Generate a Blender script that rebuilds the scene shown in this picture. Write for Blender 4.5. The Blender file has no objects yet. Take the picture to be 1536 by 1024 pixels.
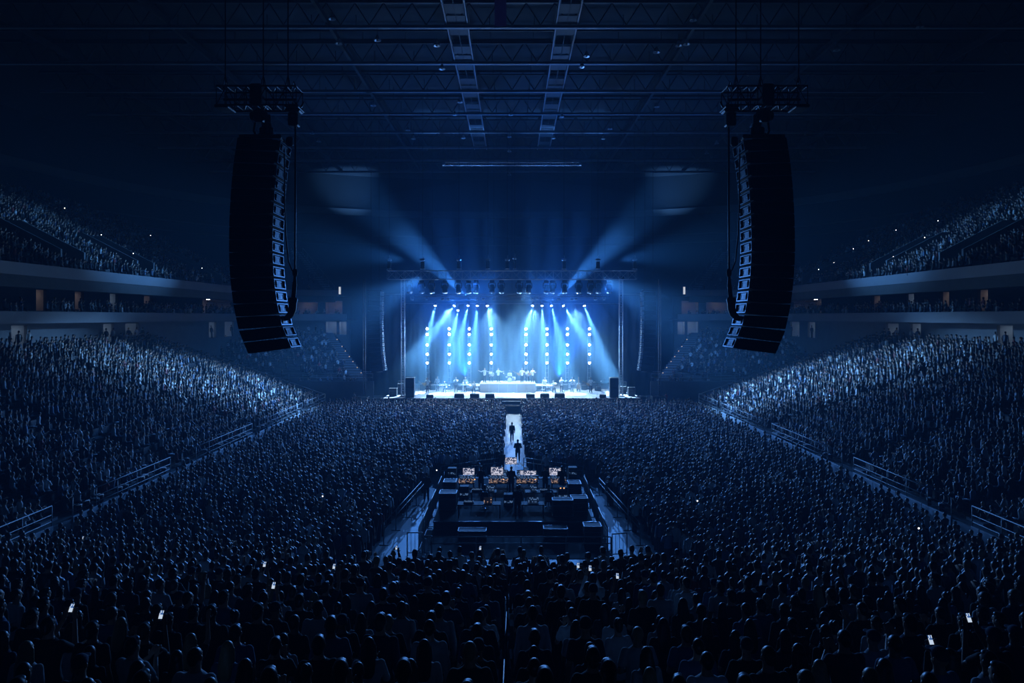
import bpy, math, random
import numpy as np
from mathutils import Vector, Matrix, Euler

random.seed(11)
RNG = np.random.default_rng(5)
SC = bpy.context.scene
COL = SC.collection
PI = math.pi
CAMZ = 11.3
HOR = 475.0


def at(px, py, Y):
    """A pixel of the photograph at depth Y metres in front of the camera."""
    return Vector(((px - 768.0) * Y / 1000.0, Y, CAMZ + (HOR - py) * Y / 1000.0))


WORDS = ("first second third fourth fifth sixth seventh eighth ninth tenth eleventh twelfth thirteenth fourteenth fifteenth "
         "sixteenth seventeenth eighteenth nineteenth twentieth").split()


def nth(n):
    if n <= 20:
        return WORDS[n - 1]
    tens = {2: "twenty", 3: "thirty"}[n // 10]
    return "thirtieth" if n == 30 else tens + "-" + WORDS[n % 10 - 1]


# ------------------------------------------------------------------ materials
def mat(name, col, rough=0.6, metal=0.0, var=0.25, scale=6.0, bump=0.0, spec=0.5):
    m = bpy.data.materials.new(name)
    m.use_nodes = True
    nt = m.node_tree
    b = nt.nodes["Principled BSDF"]
    b.inputs["Roughness"].default_value = rough
    b.inputs["Metallic"].default_value = metal
    b.inputs["Specular IOR Level"].default_value = spec
    tc = nt.nodes.new("ShaderNodeTexCoord")
    no = nt.nodes.new("ShaderNodeTexNoise")
    no.inputs["Scale"].default_value = scale
    no.inputs["Detail"].default_value = 4.0
    nt.links.new(tc.outputs["Object"], no.inputs["Vector"])
    rp = nt.nodes.new("ShaderNodeMapRange")
    rp.inputs["To Min"].default_value = 1.0 - var
    rp.inputs["To Max"].default_value = 1.0 + var
    nt.links.new(no.outputs["Fac"], rp.inputs["Value"])
    mx = nt.nodes.new("ShaderNodeVectorMath")
    mx.operation = "SCALE"
    mx.inputs[0].default_value = col
    nt.links.new(rp.outputs["Result"], mx.inputs["Scale"])
    nt.links.new(mx.outputs["Vector"], b.inputs["Base Color"])
    if bump > 0:
        bp = nt.nodes.new("ShaderNodeBump")
        bp.inputs["Strength"].default_value = bump
        nt.links.new(no.outputs["Fac"], bp.inputs["Height"])
        nt.links.new(bp.outputs["Normal"], b.inputs["Normal"])
    return m


def emat(name, col, strength):
    m = bpy.data.materials.new(name)
    m.use_nodes = True
    nt = m.node_tree
    nt.nodes.remove(nt.nodes["Principled BSDF"])
    e = nt.nodes.new("ShaderNodeEmission")
    e.inputs["Color"].default_value = (*col, 1)
    e.inputs["Strength"].default_value = strength
    nt.links.new(e.outputs["Emission"], nt.nodes["Material Output"].inputs["Surface"])
    return m


def screen_mat(name, col_a, col_b, strength, sx, sy, thr=0.42):
    """A lit display: a procedural grid of brighter and darker fields."""
    m = bpy.data.materials.new(name)
    m.use_nodes = True
    nt = m.node_tree
    nt.nodes.remove(nt.nodes["Principled BSDF"])
    e = nt.nodes.new("ShaderNodeEmission")
    tc = nt.nodes.new("ShaderNodeTexCoord")
    mp = nt.nodes.new("ShaderNodeMapping")
    mp.inputs["Scale"].default_value = (sx, sx, sy)
    fl = nt.nodes.new("ShaderNodeVectorMath")
    fl.operation = "FLOOR"
    vo = nt.nodes.new("ShaderNodeTexWhiteNoise")
    cr = nt.nodes.new("ShaderNodeValToRGB")
    cr.color_ramp.interpolation = "CONSTANT"
    cr.color_ramp.elements[0].color = (*col_b, 1)
    cr.color_ramp.elements[1].position = thr
    cr.color_ramp.elements[1].color = (*col_a, 1)
    nt.links.new(tc.outputs["Object"], mp.inputs["Vector"])
    nt.links.new(mp.outputs["Vector"], fl.inputs[0])
    nt.links.new(fl.outputs["Vector"], vo.inputs["Vector"])
    sp = nt.nodes.new("ShaderNodeSeparateColor")
    nt.links.new(vo.outputs["Color"], sp.inputs["Color"])
    nt.links.new(sp.outputs["Red"], cr.inputs["Fac"])
    nt.links.new(cr.outputs["Color"], e.inputs["Color"])
    e.inputs["Strength"].default_value = strength
    nt.links.new(e.outputs["Emission"], nt.nodes["Material Output"].inputs["Surface"])
    return m


M = {}
M["concrete"] = mat("concrete", (0.20, 0.21, 0.23), 0.85, 0, 0.2, 0.8, 0.1)
M["floor"] = mat("arena_floor", (0.22, 0.23, 0.25), 0.5, 0, 0.35, 0.7, 0.05)
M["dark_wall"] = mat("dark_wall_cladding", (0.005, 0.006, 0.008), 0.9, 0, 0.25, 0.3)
M["ring"] = mat("painted_ring_beam", (0.055, 0.06, 0.066), 0.8, 0, 0.15, 0.4)
M["fascia"] = mat("balcony_fascia", (0.25, 0.26, 0.29), 0.6, 0, 0.18, 0.35)
M["tread"] = mat("stand_concrete", (0.09, 0.095, 0.10), 0.9, 0, 0.25, 1.2)
M["seat"] = mat("seat_plastic", (0.02, 0.022, 0.03), 0.55, 0, 0.2, 4)
M["plaster"] = mat("white_plaster", (0.55, 0.56, 0.58), 0.9, 0, 0.12, 2)
M["room"] = mat("room_plaster", (0.36, 0.345, 0.345), 0.9, 0, 0.12, 2)
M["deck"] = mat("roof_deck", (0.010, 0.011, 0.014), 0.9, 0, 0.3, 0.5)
M["steel"] = mat("roof_steel", (0.03, 0.032, 0.038), 0.5, 0.35, 0.2, 1.5)
M["flange"] = mat("flange_painted_light", (0.26, 0.27, 0.31), 0.45, 0.4, 0.35, 0.25)  # paler than the roof steel: stage light on the undersides is in the colour
M["mat"] = mat("rubber_and_shade_mat", (0.02, 0.021, 0.024), 0.95, 0, 0.3, 2, 0.1, 0.2)  # rubber of the platform top; also the dark sheet painted as floor shade
M["mesh"] = mat("catwalk_grating", (0.06, 0.063, 0.07), 0.6, 0.3, 0.3, 3)
M["black"] = mat("black_paint", (0.006, 0.0065, 0.008), 0.65, 0, 0.2, 8)
M["black_metal"] = mat("black_powder_coat", (0.012, 0.013, 0.016), 0.5, 0.3, 0.2, 8)
M["rig_plate"] = mat("worn_rigging_steel", (0.06, 0.064, 0.074), 0.4, 0.7, 0.3, 9)
M["grille"] = mat("speaker_grille", (0.02, 0.021, 0.024), 0.6, 0.2, 0.2, 30)
M["alu"] = mat("brushed_aluminium", (0.42, 0.43, 0.46), 0.35, 0.8, 0.2, 6)
M["rail"] = mat("galvanised_rail", (0.26, 0.27, 0.285), 0.5, 0.4, 0.2, 5)
M["panel"] = mat("white_dasher_panel", (0.42, 0.44, 0.47), 0.55, 0, 0.2, 0.8)
M["stage"] = mat("pale_stage_deck", (0.62, 0.64, 0.68), 0.35, 0, 0.1, 1.0)
M["skirt"] = mat("black_stage_skirt", (0.025, 0.027, 0.032), 0.9, 0, 0.2, 2, 0.2)
M["riser"] = mat("grey_riser_panel", (0.28, 0.30, 0.34), 0.7, 0, 0.1, 2)
M["curtain"] = mat("black_stage_curtain", (0.02, 0.021, 0.026), 0.95, 0, 0.3, 1.2)
M["case"] = mat("flight_case_laminate", (0.014, 0.015, 0.018), 0.75, 0, 0.2, 3)
M["case_edge"] = mat("flight_case_edging", (0.2, 0.205, 0.22), 0.5, 0.8, 0.15, 6)
M["rubber"] = mat("cable_rubber", (0.008, 0.008, 0.009), 0.6, 0, 0.2, 8)
M["chrome"] = mat("chrome_hardware", (0.65, 0.67, 0.7), 0.2, 0.9, 0.1, 6)
M["brass"] = mat("cymbal_bronze", (0.62, 0.5, 0.25), 0.25, 0.9, 0.15, 8)
M["white_gloss"] = mat("white_drum_lacquer", (0.75, 0.76, 0.78), 0.25, 0, 0.05, 4)
M["wood"] = mat("varnished_maple", (0.45, 0.24, 0.09), 0.3, 0, 0.3, 5)
M["keys"] = mat("ivory_keys", (0.7, 0.68, 0.62), 0.35, 0, 0.05, 12)
M["desk"] = mat("console_grey", (0.05, 0.055, 0.065), 0.45, 0.2, 0.2, 6)
M["paper"] = mat("white_paper", (0.7, 0.7, 0.68), 0.9, 0, 0.06, 5)
M["cushion"] = mat("chair_fabric", (0.02, 0.022, 0.03), 0.9, 0, 0.2, 12)
M["purple"] = mat("purple_banner_cloth", (0.42, 0.22, 0.46), 0.85, 0, 0.15, 2)
_b = M["purple"].node_tree.nodes["Principled BSDF"]
_t = M["purple"].node_tree.nodes.new("ShaderNodeBsdfTranslucent")
_t.inputs["Color"].default_value = (0.42, 0.22, 0.46, 1)
_m = M["purple"].node_tree.nodes.new("ShaderNodeMixShader")
M["purple"].node_tree.links.new(_b.outputs[0], _m.inputs[1])
M["purple"].node_tree.links.new(_t.outputs[0], _m.inputs[2])
M["purple"].node_tree.links.new(_m.outputs[0], M["purple"].node_tree.nodes["Material Output"].inputs["Surface"])
M["wide_lamp"] = emat("lit_bar_lamp", (1.0, 0.86, 0.80), 26.0)
M["sign_red"] = emat("exit_lamp_red", (1.0, 0.12, 0.05), 1.2)
M["lamp_white"] = emat("lit_lamp_lens", (0.75, 0.88, 1.0), 60.0)
M["spot_lens"] = emat("lit_spot_lens", (0.7, 0.86, 1.0), 40.0)
M["room_lamp"] = emat("lit_room_lamp", (1.0, 0.86, 0.82), 6.0)
M["door_lamp"] = emat("lit_concourse_lamp", (0.45, 0.68, 1.0), 8.0)
M["end_lamp"] = emat("lit_wall_lamp", (0.72, 0.84, 1.0), 0.8)
M["desk_lamp"] = emat("warm_desk_lamp", (1.0, 0.48, 0.18), 1.6)
M["phone_lit"] = screen_mat("lit_phone_screen", (0.66, 0.80, 1.0), (0.05, 0.14, 0.40), 0.8, 60.0, 45.0)
M["phone_torch"] = emat("lit_phone_torch", (0.95, 0.95, 1.0), 4.0)
M["step_lamp"] = emat("step_edge_lamp", (1.0, 0.72, 0.5), 1.0)
M["lens_off"] = mat("dark_glass_lens", (0.25, 0.28, 0.33), 0.1, 0.3, 0.1, 5)
M["screen_grid"] = screen_mat("mixer_display", (0.74, 0.76, 0.95), (0.03, 0.05, 0.12), 0.75, 14.0, 22.0)
M["screen_warm"] = screen_mat("lit_console_keys", (1.0, 0.66, 0.50), (0.012, 0.014, 0.022), 0.4, 16.0, 16.0, 0.74)
M["screen_blue"] = screen_mat("cool_display", (0.20, 0.42, 0.9), (0.012, 0.03, 0.08), 0.30, 15.0, 15.0, 0.6)
# clothing and hair
SKINS = [mat("skin_tone", c, 0.5, 0, 0.08, 6) for c in ((0.55, 0.33, 0.23), (0.40, 0.22, 0.14), (0.20, 0.10, 0.06))]
M["shoe"] = mat("dark_shoe", (0.02, 0.02, 0.022), 0.6, 0, 0.2, 8)
TOPS = {
    "pale grey": mat("pale_grey_cotton", (0.42, 0.44, 0.46), 0.9, 0, 0.12, 9, 0.1),
    "white": mat("white_cotton", (0.66, 0.67, 0.69), 0.9, 0, 0.1, 9, 0.1),
    "mid-blue": mat("mid_blue_cotton", (0.10, 0.15, 0.26), 0.9, 0, 0.15, 9, 0.1),
    "charcoal": mat("charcoal_cotton", (0.05, 0.052, 0.058), 0.9, 0, 0.15, 9, 0.1),
    "black": mat("black_cotton", (0.014, 0.014, 0.016), 0.9, 0, 0.15, 9, 0.1),
    "navy": mat("navy_cotton", (0.02, 0.03, 0.07), 0.9, 0, 0.15, 9, 0.1),
    "red": mat("red_cotton", (0.55, 0.05, 0.06), 0.9, 0, 0.1, 9, 0.1),
}
TROUSERS = [mat("dark_denim", (0.02, 0.025, 0.045), 0.9, 0, 0.2, 9), mat("black_twill", (0.012, 0.012, 0.014), 0.9, 0, 0.2, 9)]
HAIRS = {
    "dark": mat("dark_hair", (0.012, 0.010, 0.009), 0.38, 0, 0.3, 40, 0.3),
    "brown": mat("brown_hair", (0.06, 0.035, 0.02), 0.4, 0, 0.3, 40, 0.3),
    "fair": mat("fair_hair", (0.34, 0.24, 0.12), 0.4, 0, 0.3, 40, 0.3),
}


# ------------------------------------------------------------------ mesh building
class MB:
    def __init__(s):
        s.v = []
        s.f = []
        s.mi = []
        s.cur = 0

    def add(s, vs, fs):
        b = len(s.v)
        s.v.extend(tuple(v) for v in vs)
        for f in fs:
            s.f.append(tuple(b + i for i in f))
            s.mi.append(s.cur)
        return s

    def box(s, x0, x1, y0, y1, z0, z1):
        vs = [(x, y, z) for z in (z0, z1) for y in (y0, y1) for x in (x0, x1)]
        return s.add(vs, [(0, 2, 3, 1), (4, 5, 7, 6), (0, 1, 5, 4), (2, 6, 7, 3), (0, 4, 6, 2), (1, 3, 7, 5)])

    def obox(s, c, size, rot=None):
        """A box about c, turned by the 3x3 matrix rot, its edges chamfered a little."""
        hx, hy, hz = size[0] / 2, size[1] / 2, size[2] / 2
        R = rot or Matrix.Identity(3)
        c = Vector(c)
        vs = [c + R @ Vector((x, y, z)) for z in (-hz, hz) for y in (-hy, hy) for x in (-hx, hx)]
        return s.add(vs, [(0, 2, 3, 1), (4, 5, 7, 6), (0, 1, 5, 4), (2, 6, 7, 3), (0, 4, 6, 2), (1, 3, 7, 5)])

    def cbox(s, c, size, ch=0.02, rot=None):
        """Chamfered box."""
        hx, hy, hz = size[0] / 2, size[1] / 2, size[2] / 2
        ch = min(ch, hx * 0.9, hy * 0.9, hz * 0.9)
        R = rot or Matrix.Identity(3)
        c = Vector(c)
        rings = []
        for z, o in ((-hz, ch), (-hz + ch, 0), (hz - ch, 0), (hz, ch)):
            X, Y = hx - o, hy - o
            k = ch * 0.999 if o == 0 else 0.0
            k = ch
            k = min(k, X * 0.5, Y * 0.5)
            rings.append([c + R @ Vector(p + (z,)) for p in
                          ((-X + k, -Y), (X - k, -Y), (X, -Y + k), (X, Y - k), (X - k, Y), (-X + k, Y), (-X, Y - k), (-X, -Y + k))])
        return s.loft(rings)

    def loft(s, rings, caps=True):
        n = len(rings[0])
        vs = [p for r in rings for p in r]
        fs = []
        for i in range(len(rings) - 1):
            for j in range(n):
                k = (j + 1) % n
                fs.append((i * n + j, i * n + k, (i + 1) * n + k, (i + 1) * n + j))
        if caps:
            fs.append(tuple(reversed(range(n))))
            fs.append(tuple((len(rings) - 1) * n + j for j in range(n)))
        return s.add(vs, fs)

    def tube(s, pts, r, n=6, caps=True):
        pts = [Vector(p) for p in pts]
        rs = r if isinstance(r, (list, tuple)) else [r] * len(pts)
        rings = []
        up = None
        for i, p in enumerate(pts):
            d = pts[min(i + 1, len(pts) - 1)] - pts[max(i - 1, 0)]
            if d.length < 1e-9:
                d = Vector((0, 0, 1))
            d.normalize()
            if up is None:
                up = Vector((0, 0, 1)) if abs(d.z) < 0.9 else Vector((1, 0, 0))
            a = d.cross(up)
            if a.length < 1e-4:
                a = d.cross(Vector((0, 1, 0)))
            a.normalize()
            b = a.cross(d)
            up = b
            rings.append([p + (a * math.cos(2 * PI * j / n) + b * math.sin(2 * PI * j / n)) * rs[i] for j in range(n)])
        rings = [list(reversed(q)) for q in rings]
        return s.loft(rings, caps)

    def cyl(s, p0, p1, r0, r1=None, n=8):
        return s.tube([p0, p1], [r0, r0 if r1 is None else r1], n)

    def ell(s, c, rad, nu=10, nv=7, rot=None):
        R = rot or Matrix.Identity(3)
        c = Vector(c)
        rings = []
        for i in range(1, nv):
            t = PI * i / nv
            rings.append([c + R @ Vector((rad[0] * math.sin(t) * math.cos(2 * PI * j / nu), rad[1] * math.sin(t) * math.sin(2 * PI * j / nu), -rad[2] * math.cos(t))) for j in range(nu)])
        b = len(s.v)
        s.loft(rings, False)
        n0, n1 = len(s.v), len(s.v) + 1
        s.v.append(tuple(c + R @ Vector((0, 0, -rad[2]))))
        s.v.append(tuple(c + R @ Vector((0, 0, rad[2]))))
        last = b + (nv - 2) * nu
        for j in range(nu):
            k = (j + 1) % nu
            s.f.append((n0, b + k, b + j)); s.mi.append(s.cur)
            s.f.append((n1, last + j, last + k)); s.mi.append(s.cur)
        return s

    def cap(s, p0, p1, r0, r1=None, n=10):
        """A tapered limb with round ends."""
        r1 = r0 if r1 is None else r1
        p0, p1 = Vector(p0), Vector(p1)
        d = (p1 - p0)
        L = d.length
        d = d / L if L > 1e-6 else Vector((0, 0, 1))
        pts, rs = [], []
        for t in (-0.98, -0.7, -0.3, 0):
            pts.append(p0 + d * r0 * t); rs.append(r0 * math.sqrt(max(0.0, 1 - t * t)) + 1e-4)
        for t in (0, 0.3, 0.7, 0.98):
            pts.append(p1 + d * r1 * t); rs.append(r1 * math.sqrt(max(0.0, 1 - t * t)) + 1e-4)
        return s.tube(pts, rs, n)

    def lathe(s, prof, n=12, o=(0, 0, 0), rot=None):
        R = rot or Matrix.Identity(3)
        o = Vector(o)
        return s.loft([[o + R @ Vector((r * math.cos(2 * PI * j / n), r * math.sin(2 * PI * j / n), z)) for j in range(n)] for r, z in prof])

    def mesh(s, name, mats, smooth=False):
        me = bpy.data.meshes.new(name)
        me.from_pydata(s.v, [], s.f)
        for m in (mats if isinstance(mats, (list, tuple)) else [mats]):
            me.materials.append(m)
        if any(s.mi):
            me.polygons.foreach_set("material_index", s.mi)
        if smooth:
            me.polygons.foreach_set("use_smooth", [True] * len(s.f))
        me.update()
        return me


def link(name, me, parent=None, loc=None):
    o = bpy.data.objects.new(name, me)
    COL.objects.link(o)
    if parent is not None:
        o.parent = parent
    if loc is not None:
        o.location = loc
    return o


def obj(name, mb, mats, parent=None, smooth=False, loc=None):
    return link(name, mb.mesh(name, mats, smooth), parent, loc)


def tag(o, label=None, cat=None, group=None, kind=None):
    if label:
        o["label"] = label
    if cat:
        o["category"] = cat
    if group:
        o["group"] = group
    if kind:
        o["kind"] = kind
    return o


def struct(name, mb, mats, smooth=False):
    return tag(obj(name, mb, mats, None, smooth), kind="structure")


def thing(name, label, cat, loc=(0, 0, 0), rz=0.0, group=None):
    o = bpy.data.objects.new(name, None)
    COL.objects.link(o)
    o.empty_display_size = 0.2
    o.location = loc
    o.rotation_euler = (0, 0, rz)
    return tag(o, label, cat, group)


def kids(o):
    return [c for c in COL.objects if c.parent == o]


def copy_tree(o, tree, parent=None):
    """A copy of a thing with copies of its parts and their sub-parts. tree: nested [(object, [...])]."""
    c = o.copy()
    COL.objects.link(c)
    c.parent = parent
    for ch, sub in tree:
        copy_tree(ch, sub, c)
    return c


def tree_of(o):
    return [(c, tree_of(c)) for c in o.children]


def dup(o, loc, rz=None, label=None, group=None, scale=None):
    c = copy_tree(o, tree_of(o))
    c.location = loc
    if rz is not None:
        c.rotation_euler = (0, 0, rz)
    if scale is not None:
        c.scale = scale
    if label:
        c["label"] = label
    if group:
        c["group"] = group
    return c


def rot_to(d, up=(0, 0, 1)):
    """3x3 turning -Z to d (as lamps and lenses point)."""
    return Vector(d).to_track_quat("-Z", "Y").to_matrix()


def lamp(name, kind, loc, target=None, energy=100.0, col=(1, 1, 1), size=60.0, blend=0.3, radius=0.1):
    l = bpy.data.lights.new(name, kind)
    l.energy = energy
    l.color = col
    if kind == "SPOT":
        l.spot_size = math.radians(size)
        l.spot_blend = blend
        l.shadow_soft_size = radius
    elif kind == "POINT":
        l.shadow_soft_size = radius
    elif kind == "AREA":
        l.size = radius
    o = bpy.data.objects.new(name, l)
    COL.objects.link(o)
    o.location = loc
    if target is not None:
        o.rotation_euler = (Vector(target) - Vector(loc)).to_track_quat("-Z", "Y").to_euler()
    return o


def truss_mb(mb, p0, p1, w, h, bay=0.6, r=0.025, rb=0.014, n=5, up=(0, 0, 1)):
    """Box truss from p0 to p1: four chords, frames and diagonals."""
    p0, p1 = Vector(p0), Vector(p1)
    d = (p1 - p0)
    L = d.length
    d.normalize()
    u = Vector(up)
    a = d.cross(u).normalized() * (w / 2)
    b = u * (h / 2)
    cs = [a + b, a - b, -a - b, -a + b]
    for c in cs:
        mb.cyl(p0 + c, p1 + c, r, n=n)
    k = max(1, int(round(L / bay)))
    for i in range(k + 1):
        q = p0 + d * (L * i / k)
        for j in range(4):
            mb.cyl(q + cs[j], q + cs[(j + 1) % 4], rb, n=4)
        if i < k:
            q2 = p0 + d * (L * (i + 1) / k)
            for j in range(4):
                x, y = (j, (j + 1) % 4) if i % 2 else ((j + 1) % 4, j)
                mb.cyl(q + cs[x], q2 + cs[y], rb, n=4)
    return mb
HAZE, HAZE2, HAZE3 = 0.0022, 0.022, 0.006
E_SPOT, E_TOWER, E_RISE, E_FAN, E_BAND, E_BACK = 150000, 450, 420000, 120000, 60000, 11000
E_AUD, E_STAND, E_UP, E_ROOF, E_HAZE, E_CORNER = 18000, 90000, 36000, 1500, 46000, 8000
# ------------------------------------------------------------------ camera
cam = bpy.data.cameras.new("camera")
cam.sensor_width = 36.0
cam.lens = 36.0 * 1000.0 / 1536.0
cam.shift_y = -(512.0 - HOR) / 1536.0
cam.clip_end = 500
co = bpy.data.objects.new("camera", cam)
COL.objects.link(co)
co.location = (0, 0, CAMZ)
co.rotation_euler = (PI / 2, 0, 0)
SC.camera = co
SC.view_settings.view_transform = "Standard"
SC.view_settings.look = "None"
SC.view_settings.gamma = 1.0
SC.view_settings.use_curve_mapping = False
SC.view_settings.exposure = 0.0
w = bpy.data.worlds.new("dark_hall")
SC.world = w
w.use_nodes = True
w.node_tree.nodes["Background"].inputs["Color"].default_value = (0.01, 0.03, 0.09, 1)
w.node_tree.nodes["Background"].inputs["Strength"].default_value = 0.0
cy = SC.cycles
cy.use_denoising = True
try:
    cy.denoiser = "OPENIMAGEDENOISE"
except Exception:
    pass
cy.max_bounces = 4
cy.diffuse_bounces = 2
cy.glossy_bounces = 2
cy.transmission_bounces = 2
cy.volume_bounces = 0
cy.sample_clamp_indirect = 2.0
cy.use_adaptive_sampling = False
cy.use_light_tree = True

# ------------------------------------------------------------------ the hall's shell
A, B, CY, NE = 67.0, 72.0, 60.0, 2.6


def oval(t, grow=0.0):
    c, s_ = math.cos(t), math.sin(t)
    return (math.copysign(abs(c) ** (2 / NE), c) * (A + grow), CY + math.copysign(abs(s_) ** (2 / NE), s_) * (B + grow))


def oval_y(x):
    q = 1 - min(1.0, abs(x) / A) ** NE
    return CY + B * q ** (1 / NE)


def arc(t0, t1, n, z0, z1, g0, g1):
    """A ring segment, thick in plan, between grow g0 and g1."""
    mb = MB()
    rings = []
    for i in range(n + 1):
        t = t0 + (t1 - t0) * i / n
        a, b = oval(t, g0), oval(t, g1)
        rings.append([(*a, z0), (*b, z0), (*b, z1), (*a, z1)])
    return mb.loft(rings)


struct("floor", MB().box(-68, 68, -13, 133, -0.3, 0.0), M["floor"])
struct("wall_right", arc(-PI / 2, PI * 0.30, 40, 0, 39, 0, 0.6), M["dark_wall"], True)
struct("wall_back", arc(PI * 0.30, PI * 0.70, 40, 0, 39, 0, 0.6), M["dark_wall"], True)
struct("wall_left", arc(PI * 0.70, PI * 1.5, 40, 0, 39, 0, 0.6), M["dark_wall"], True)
struct("trim_1", arc(-0.4, PI + 0.4, 90, 30.7, 31.9, -0.9, -0.02), M["ring"])
struct("trim_2", arc(-0.4, PI + 0.4, 90, 26.9, 27.15, -0.3, -0.02), M["ring"])
struct("trim_3", arc(-0.4, PI + 0.4, 90, 25.3, 25.5, -0.3, -0.02), M["ring"])
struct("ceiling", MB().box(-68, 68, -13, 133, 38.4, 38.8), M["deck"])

# roof: cross trusses, secondary purlins, long beams, catwalks
ROOF_Y = [49.0 + 8.15 * i for i in range(9)]
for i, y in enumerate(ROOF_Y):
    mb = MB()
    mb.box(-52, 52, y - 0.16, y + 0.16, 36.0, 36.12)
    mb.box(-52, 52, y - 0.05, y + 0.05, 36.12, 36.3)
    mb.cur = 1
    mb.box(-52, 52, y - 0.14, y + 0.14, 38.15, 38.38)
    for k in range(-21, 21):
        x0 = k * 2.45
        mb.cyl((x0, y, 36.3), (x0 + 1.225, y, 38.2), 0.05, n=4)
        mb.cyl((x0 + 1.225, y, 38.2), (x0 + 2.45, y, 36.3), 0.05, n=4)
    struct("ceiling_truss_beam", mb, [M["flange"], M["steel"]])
for i, y in enumerate(ROOF_Y[:-1]):
    mb = MB()
    for dy in (2.7, 5.4):
        mb.box(-46, 46, y + dy - 0.06, y + dy + 0.06, 36.9, 37.05)
    mb.cur = 1
    for x in range(-46, 47, 4):
        for dy in (2.7, 5.4):
            mb.box(x - 0.03, x + 0.03, y + dy - 0.03, y + dy + 0.03, 37.05, 38.4)
    struct("ceiling_purlin_beam", mb, [M["steel"], M["steel"]])
for x in (-43, -29.5, -15.8, 15.8, 29.5, 43):
    mb = MB().box(x - 0.14, x + 0.14, 44, 116, 36.3, 36.42)
    mb.box(x - 0.04, x + 0.04, 44, 116, 36.42, 36.9)
    struct("ceiling_long_beam", mb, M["steel"])
for x in (-4.7, 4.7):
    t = thing("hanging_catwalk", "steel catwalk under the roof %s of the purple banner, slatted deck" % ("left" if x < 0 else "right"), "catwalk", (x, 45, 36.35), group="roof catwalks")
    mb = MB()
    for k in range(26):
        if k % 4 == 3:
            continue
        mb.box(-0.85, 0.85, k * 2.1, k * 2.1 + 1.7, 0.0, 0.05)
    for x_ in (-0.8, 0, 0.8):
        mb.box(x_ - 0.03, x_ + 0.03, 0, 54.5, 0.0, 0.04)
    obj("deck_slat", mb, M["mesh"], t)
    for s_ in (-1, 1):
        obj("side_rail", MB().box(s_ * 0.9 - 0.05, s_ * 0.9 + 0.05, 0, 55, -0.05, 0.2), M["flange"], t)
        obj("hand_rail", MB().box(s_ * 0.9 - 0.03, s_ * 0.9 + 0.03, 0, 55, 1.1, 1.16), M["steel"], t)

b0 = thing("hanging_banner", "narrow purple cloth banner hanging from the roof between the catwalks", "banner", (-0.9, 52, 38.4))
mb = MB()
rings = []
for i in range(9):
    z = -4.5 + i * 0.55
    rings.append([(-0.46, 0.03 * math.sin(i), z), (0.46, 0.03 * math.sin(i + 1.0), z), (0.46, 0.03 * math.sin(i + 1) + 0.012, z), (-0.46, 0.03 * math.sin(i) + 0.012, z)])
obj("cloth", mb.loft(rings), M["purple"], b0)
obj("hem_bar", MB().cyl((-0.48, 0, -4.5), (0.48, 0, -4.5), 0.03), M["steel"], b0)

# unlit roof lamps
lampspots = [(655, 68), (663, 103), (873, 100), (880, 84), (682, 172), (843, 175), (766, 172), (690, 153), (566, 60), (1018, 68), (1030, 66),
             (508, 65), (620, 208), (695, 207), (830, 207), (905, 208), (612, 195), (915, 193), (764, 205), (764, 227), (764, 262), (985, 78), (1040, 30), (498, 28),
             (478, 212), (468, 200), (1060, 230), (1075, 215), (1128, 190), (1100, 215), (1255, 75), (1380, 40), (560, 158), (985, 160)]
lroot = None
for i, (px, py) in enumerate(sorted(lampspots, key=lambda q: q[1])):
    Y = max(56, min(104, 23500.0 / (475 - py)))
    p = at(px, py, Y)
    lab = "small unlit roof lamp %s the purple banner, %s highest of the roof lamps" % ("left of" if px < 752 else "right of", nth(i + 1))
    if lroot is None:
        lroot = thing("ceiling_lamp", lab, "lamp", p, group="unlit lamps under the roof")
        mb = MB().lathe([(0.05, 0.42), (0.12, 0.38), (0.16, 0.2), (0.3, 0.0), (0.32, -0.05), (0.28, -0.06), (0.1, 0.1)], 12)
        obj("shade", mb, M["alu"], lroot, True)
        obj("stem", MB().cyl((0, 0, 0.4), (0, 0, 1.0), 0.02), M["steel"], lroot)
        obj("bulb", MB().ell((0, 0, 0.02), (0.1, 0.1, 0.12)), M["lens_off"], lroot, True)
    else:
        dup(lroot, p, 0.0, lab)
# ------------------------------------------------------------------ seating terraces
AISLES = (32.5, 43.5, 57.0, 70.5)


def in_aisle(y):
    return any(abs(y - a) < 0.75 for a in AISLES)


SEATED = []      # (x, y, z, facing) of seated spectators in the stands
STANDING = []    # same for standing ones
LOW_ROWS = 24


def low_row(k):
    return 22.5 + 0.85 * k, 1.25 + 0.305 * k


UP_ROWS = 28


def up_row(k):
    return 38.6 + 0.85 * k, 15.2 + 0.42 * k


def jit(a):
    return float(RNG.uniform(-a, a))


VOMS = [(48.5, 4, 9), (60.5, 4, 9), (72.5, 4, 9), (88.0, 3, 8)]     # openings in the upper stand: y, first and last row


def in_vom(y, k):
    return any(abs(y - v) < 1.9 and a - 3 <= k <= b for v, a, b in VOMS)


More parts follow.
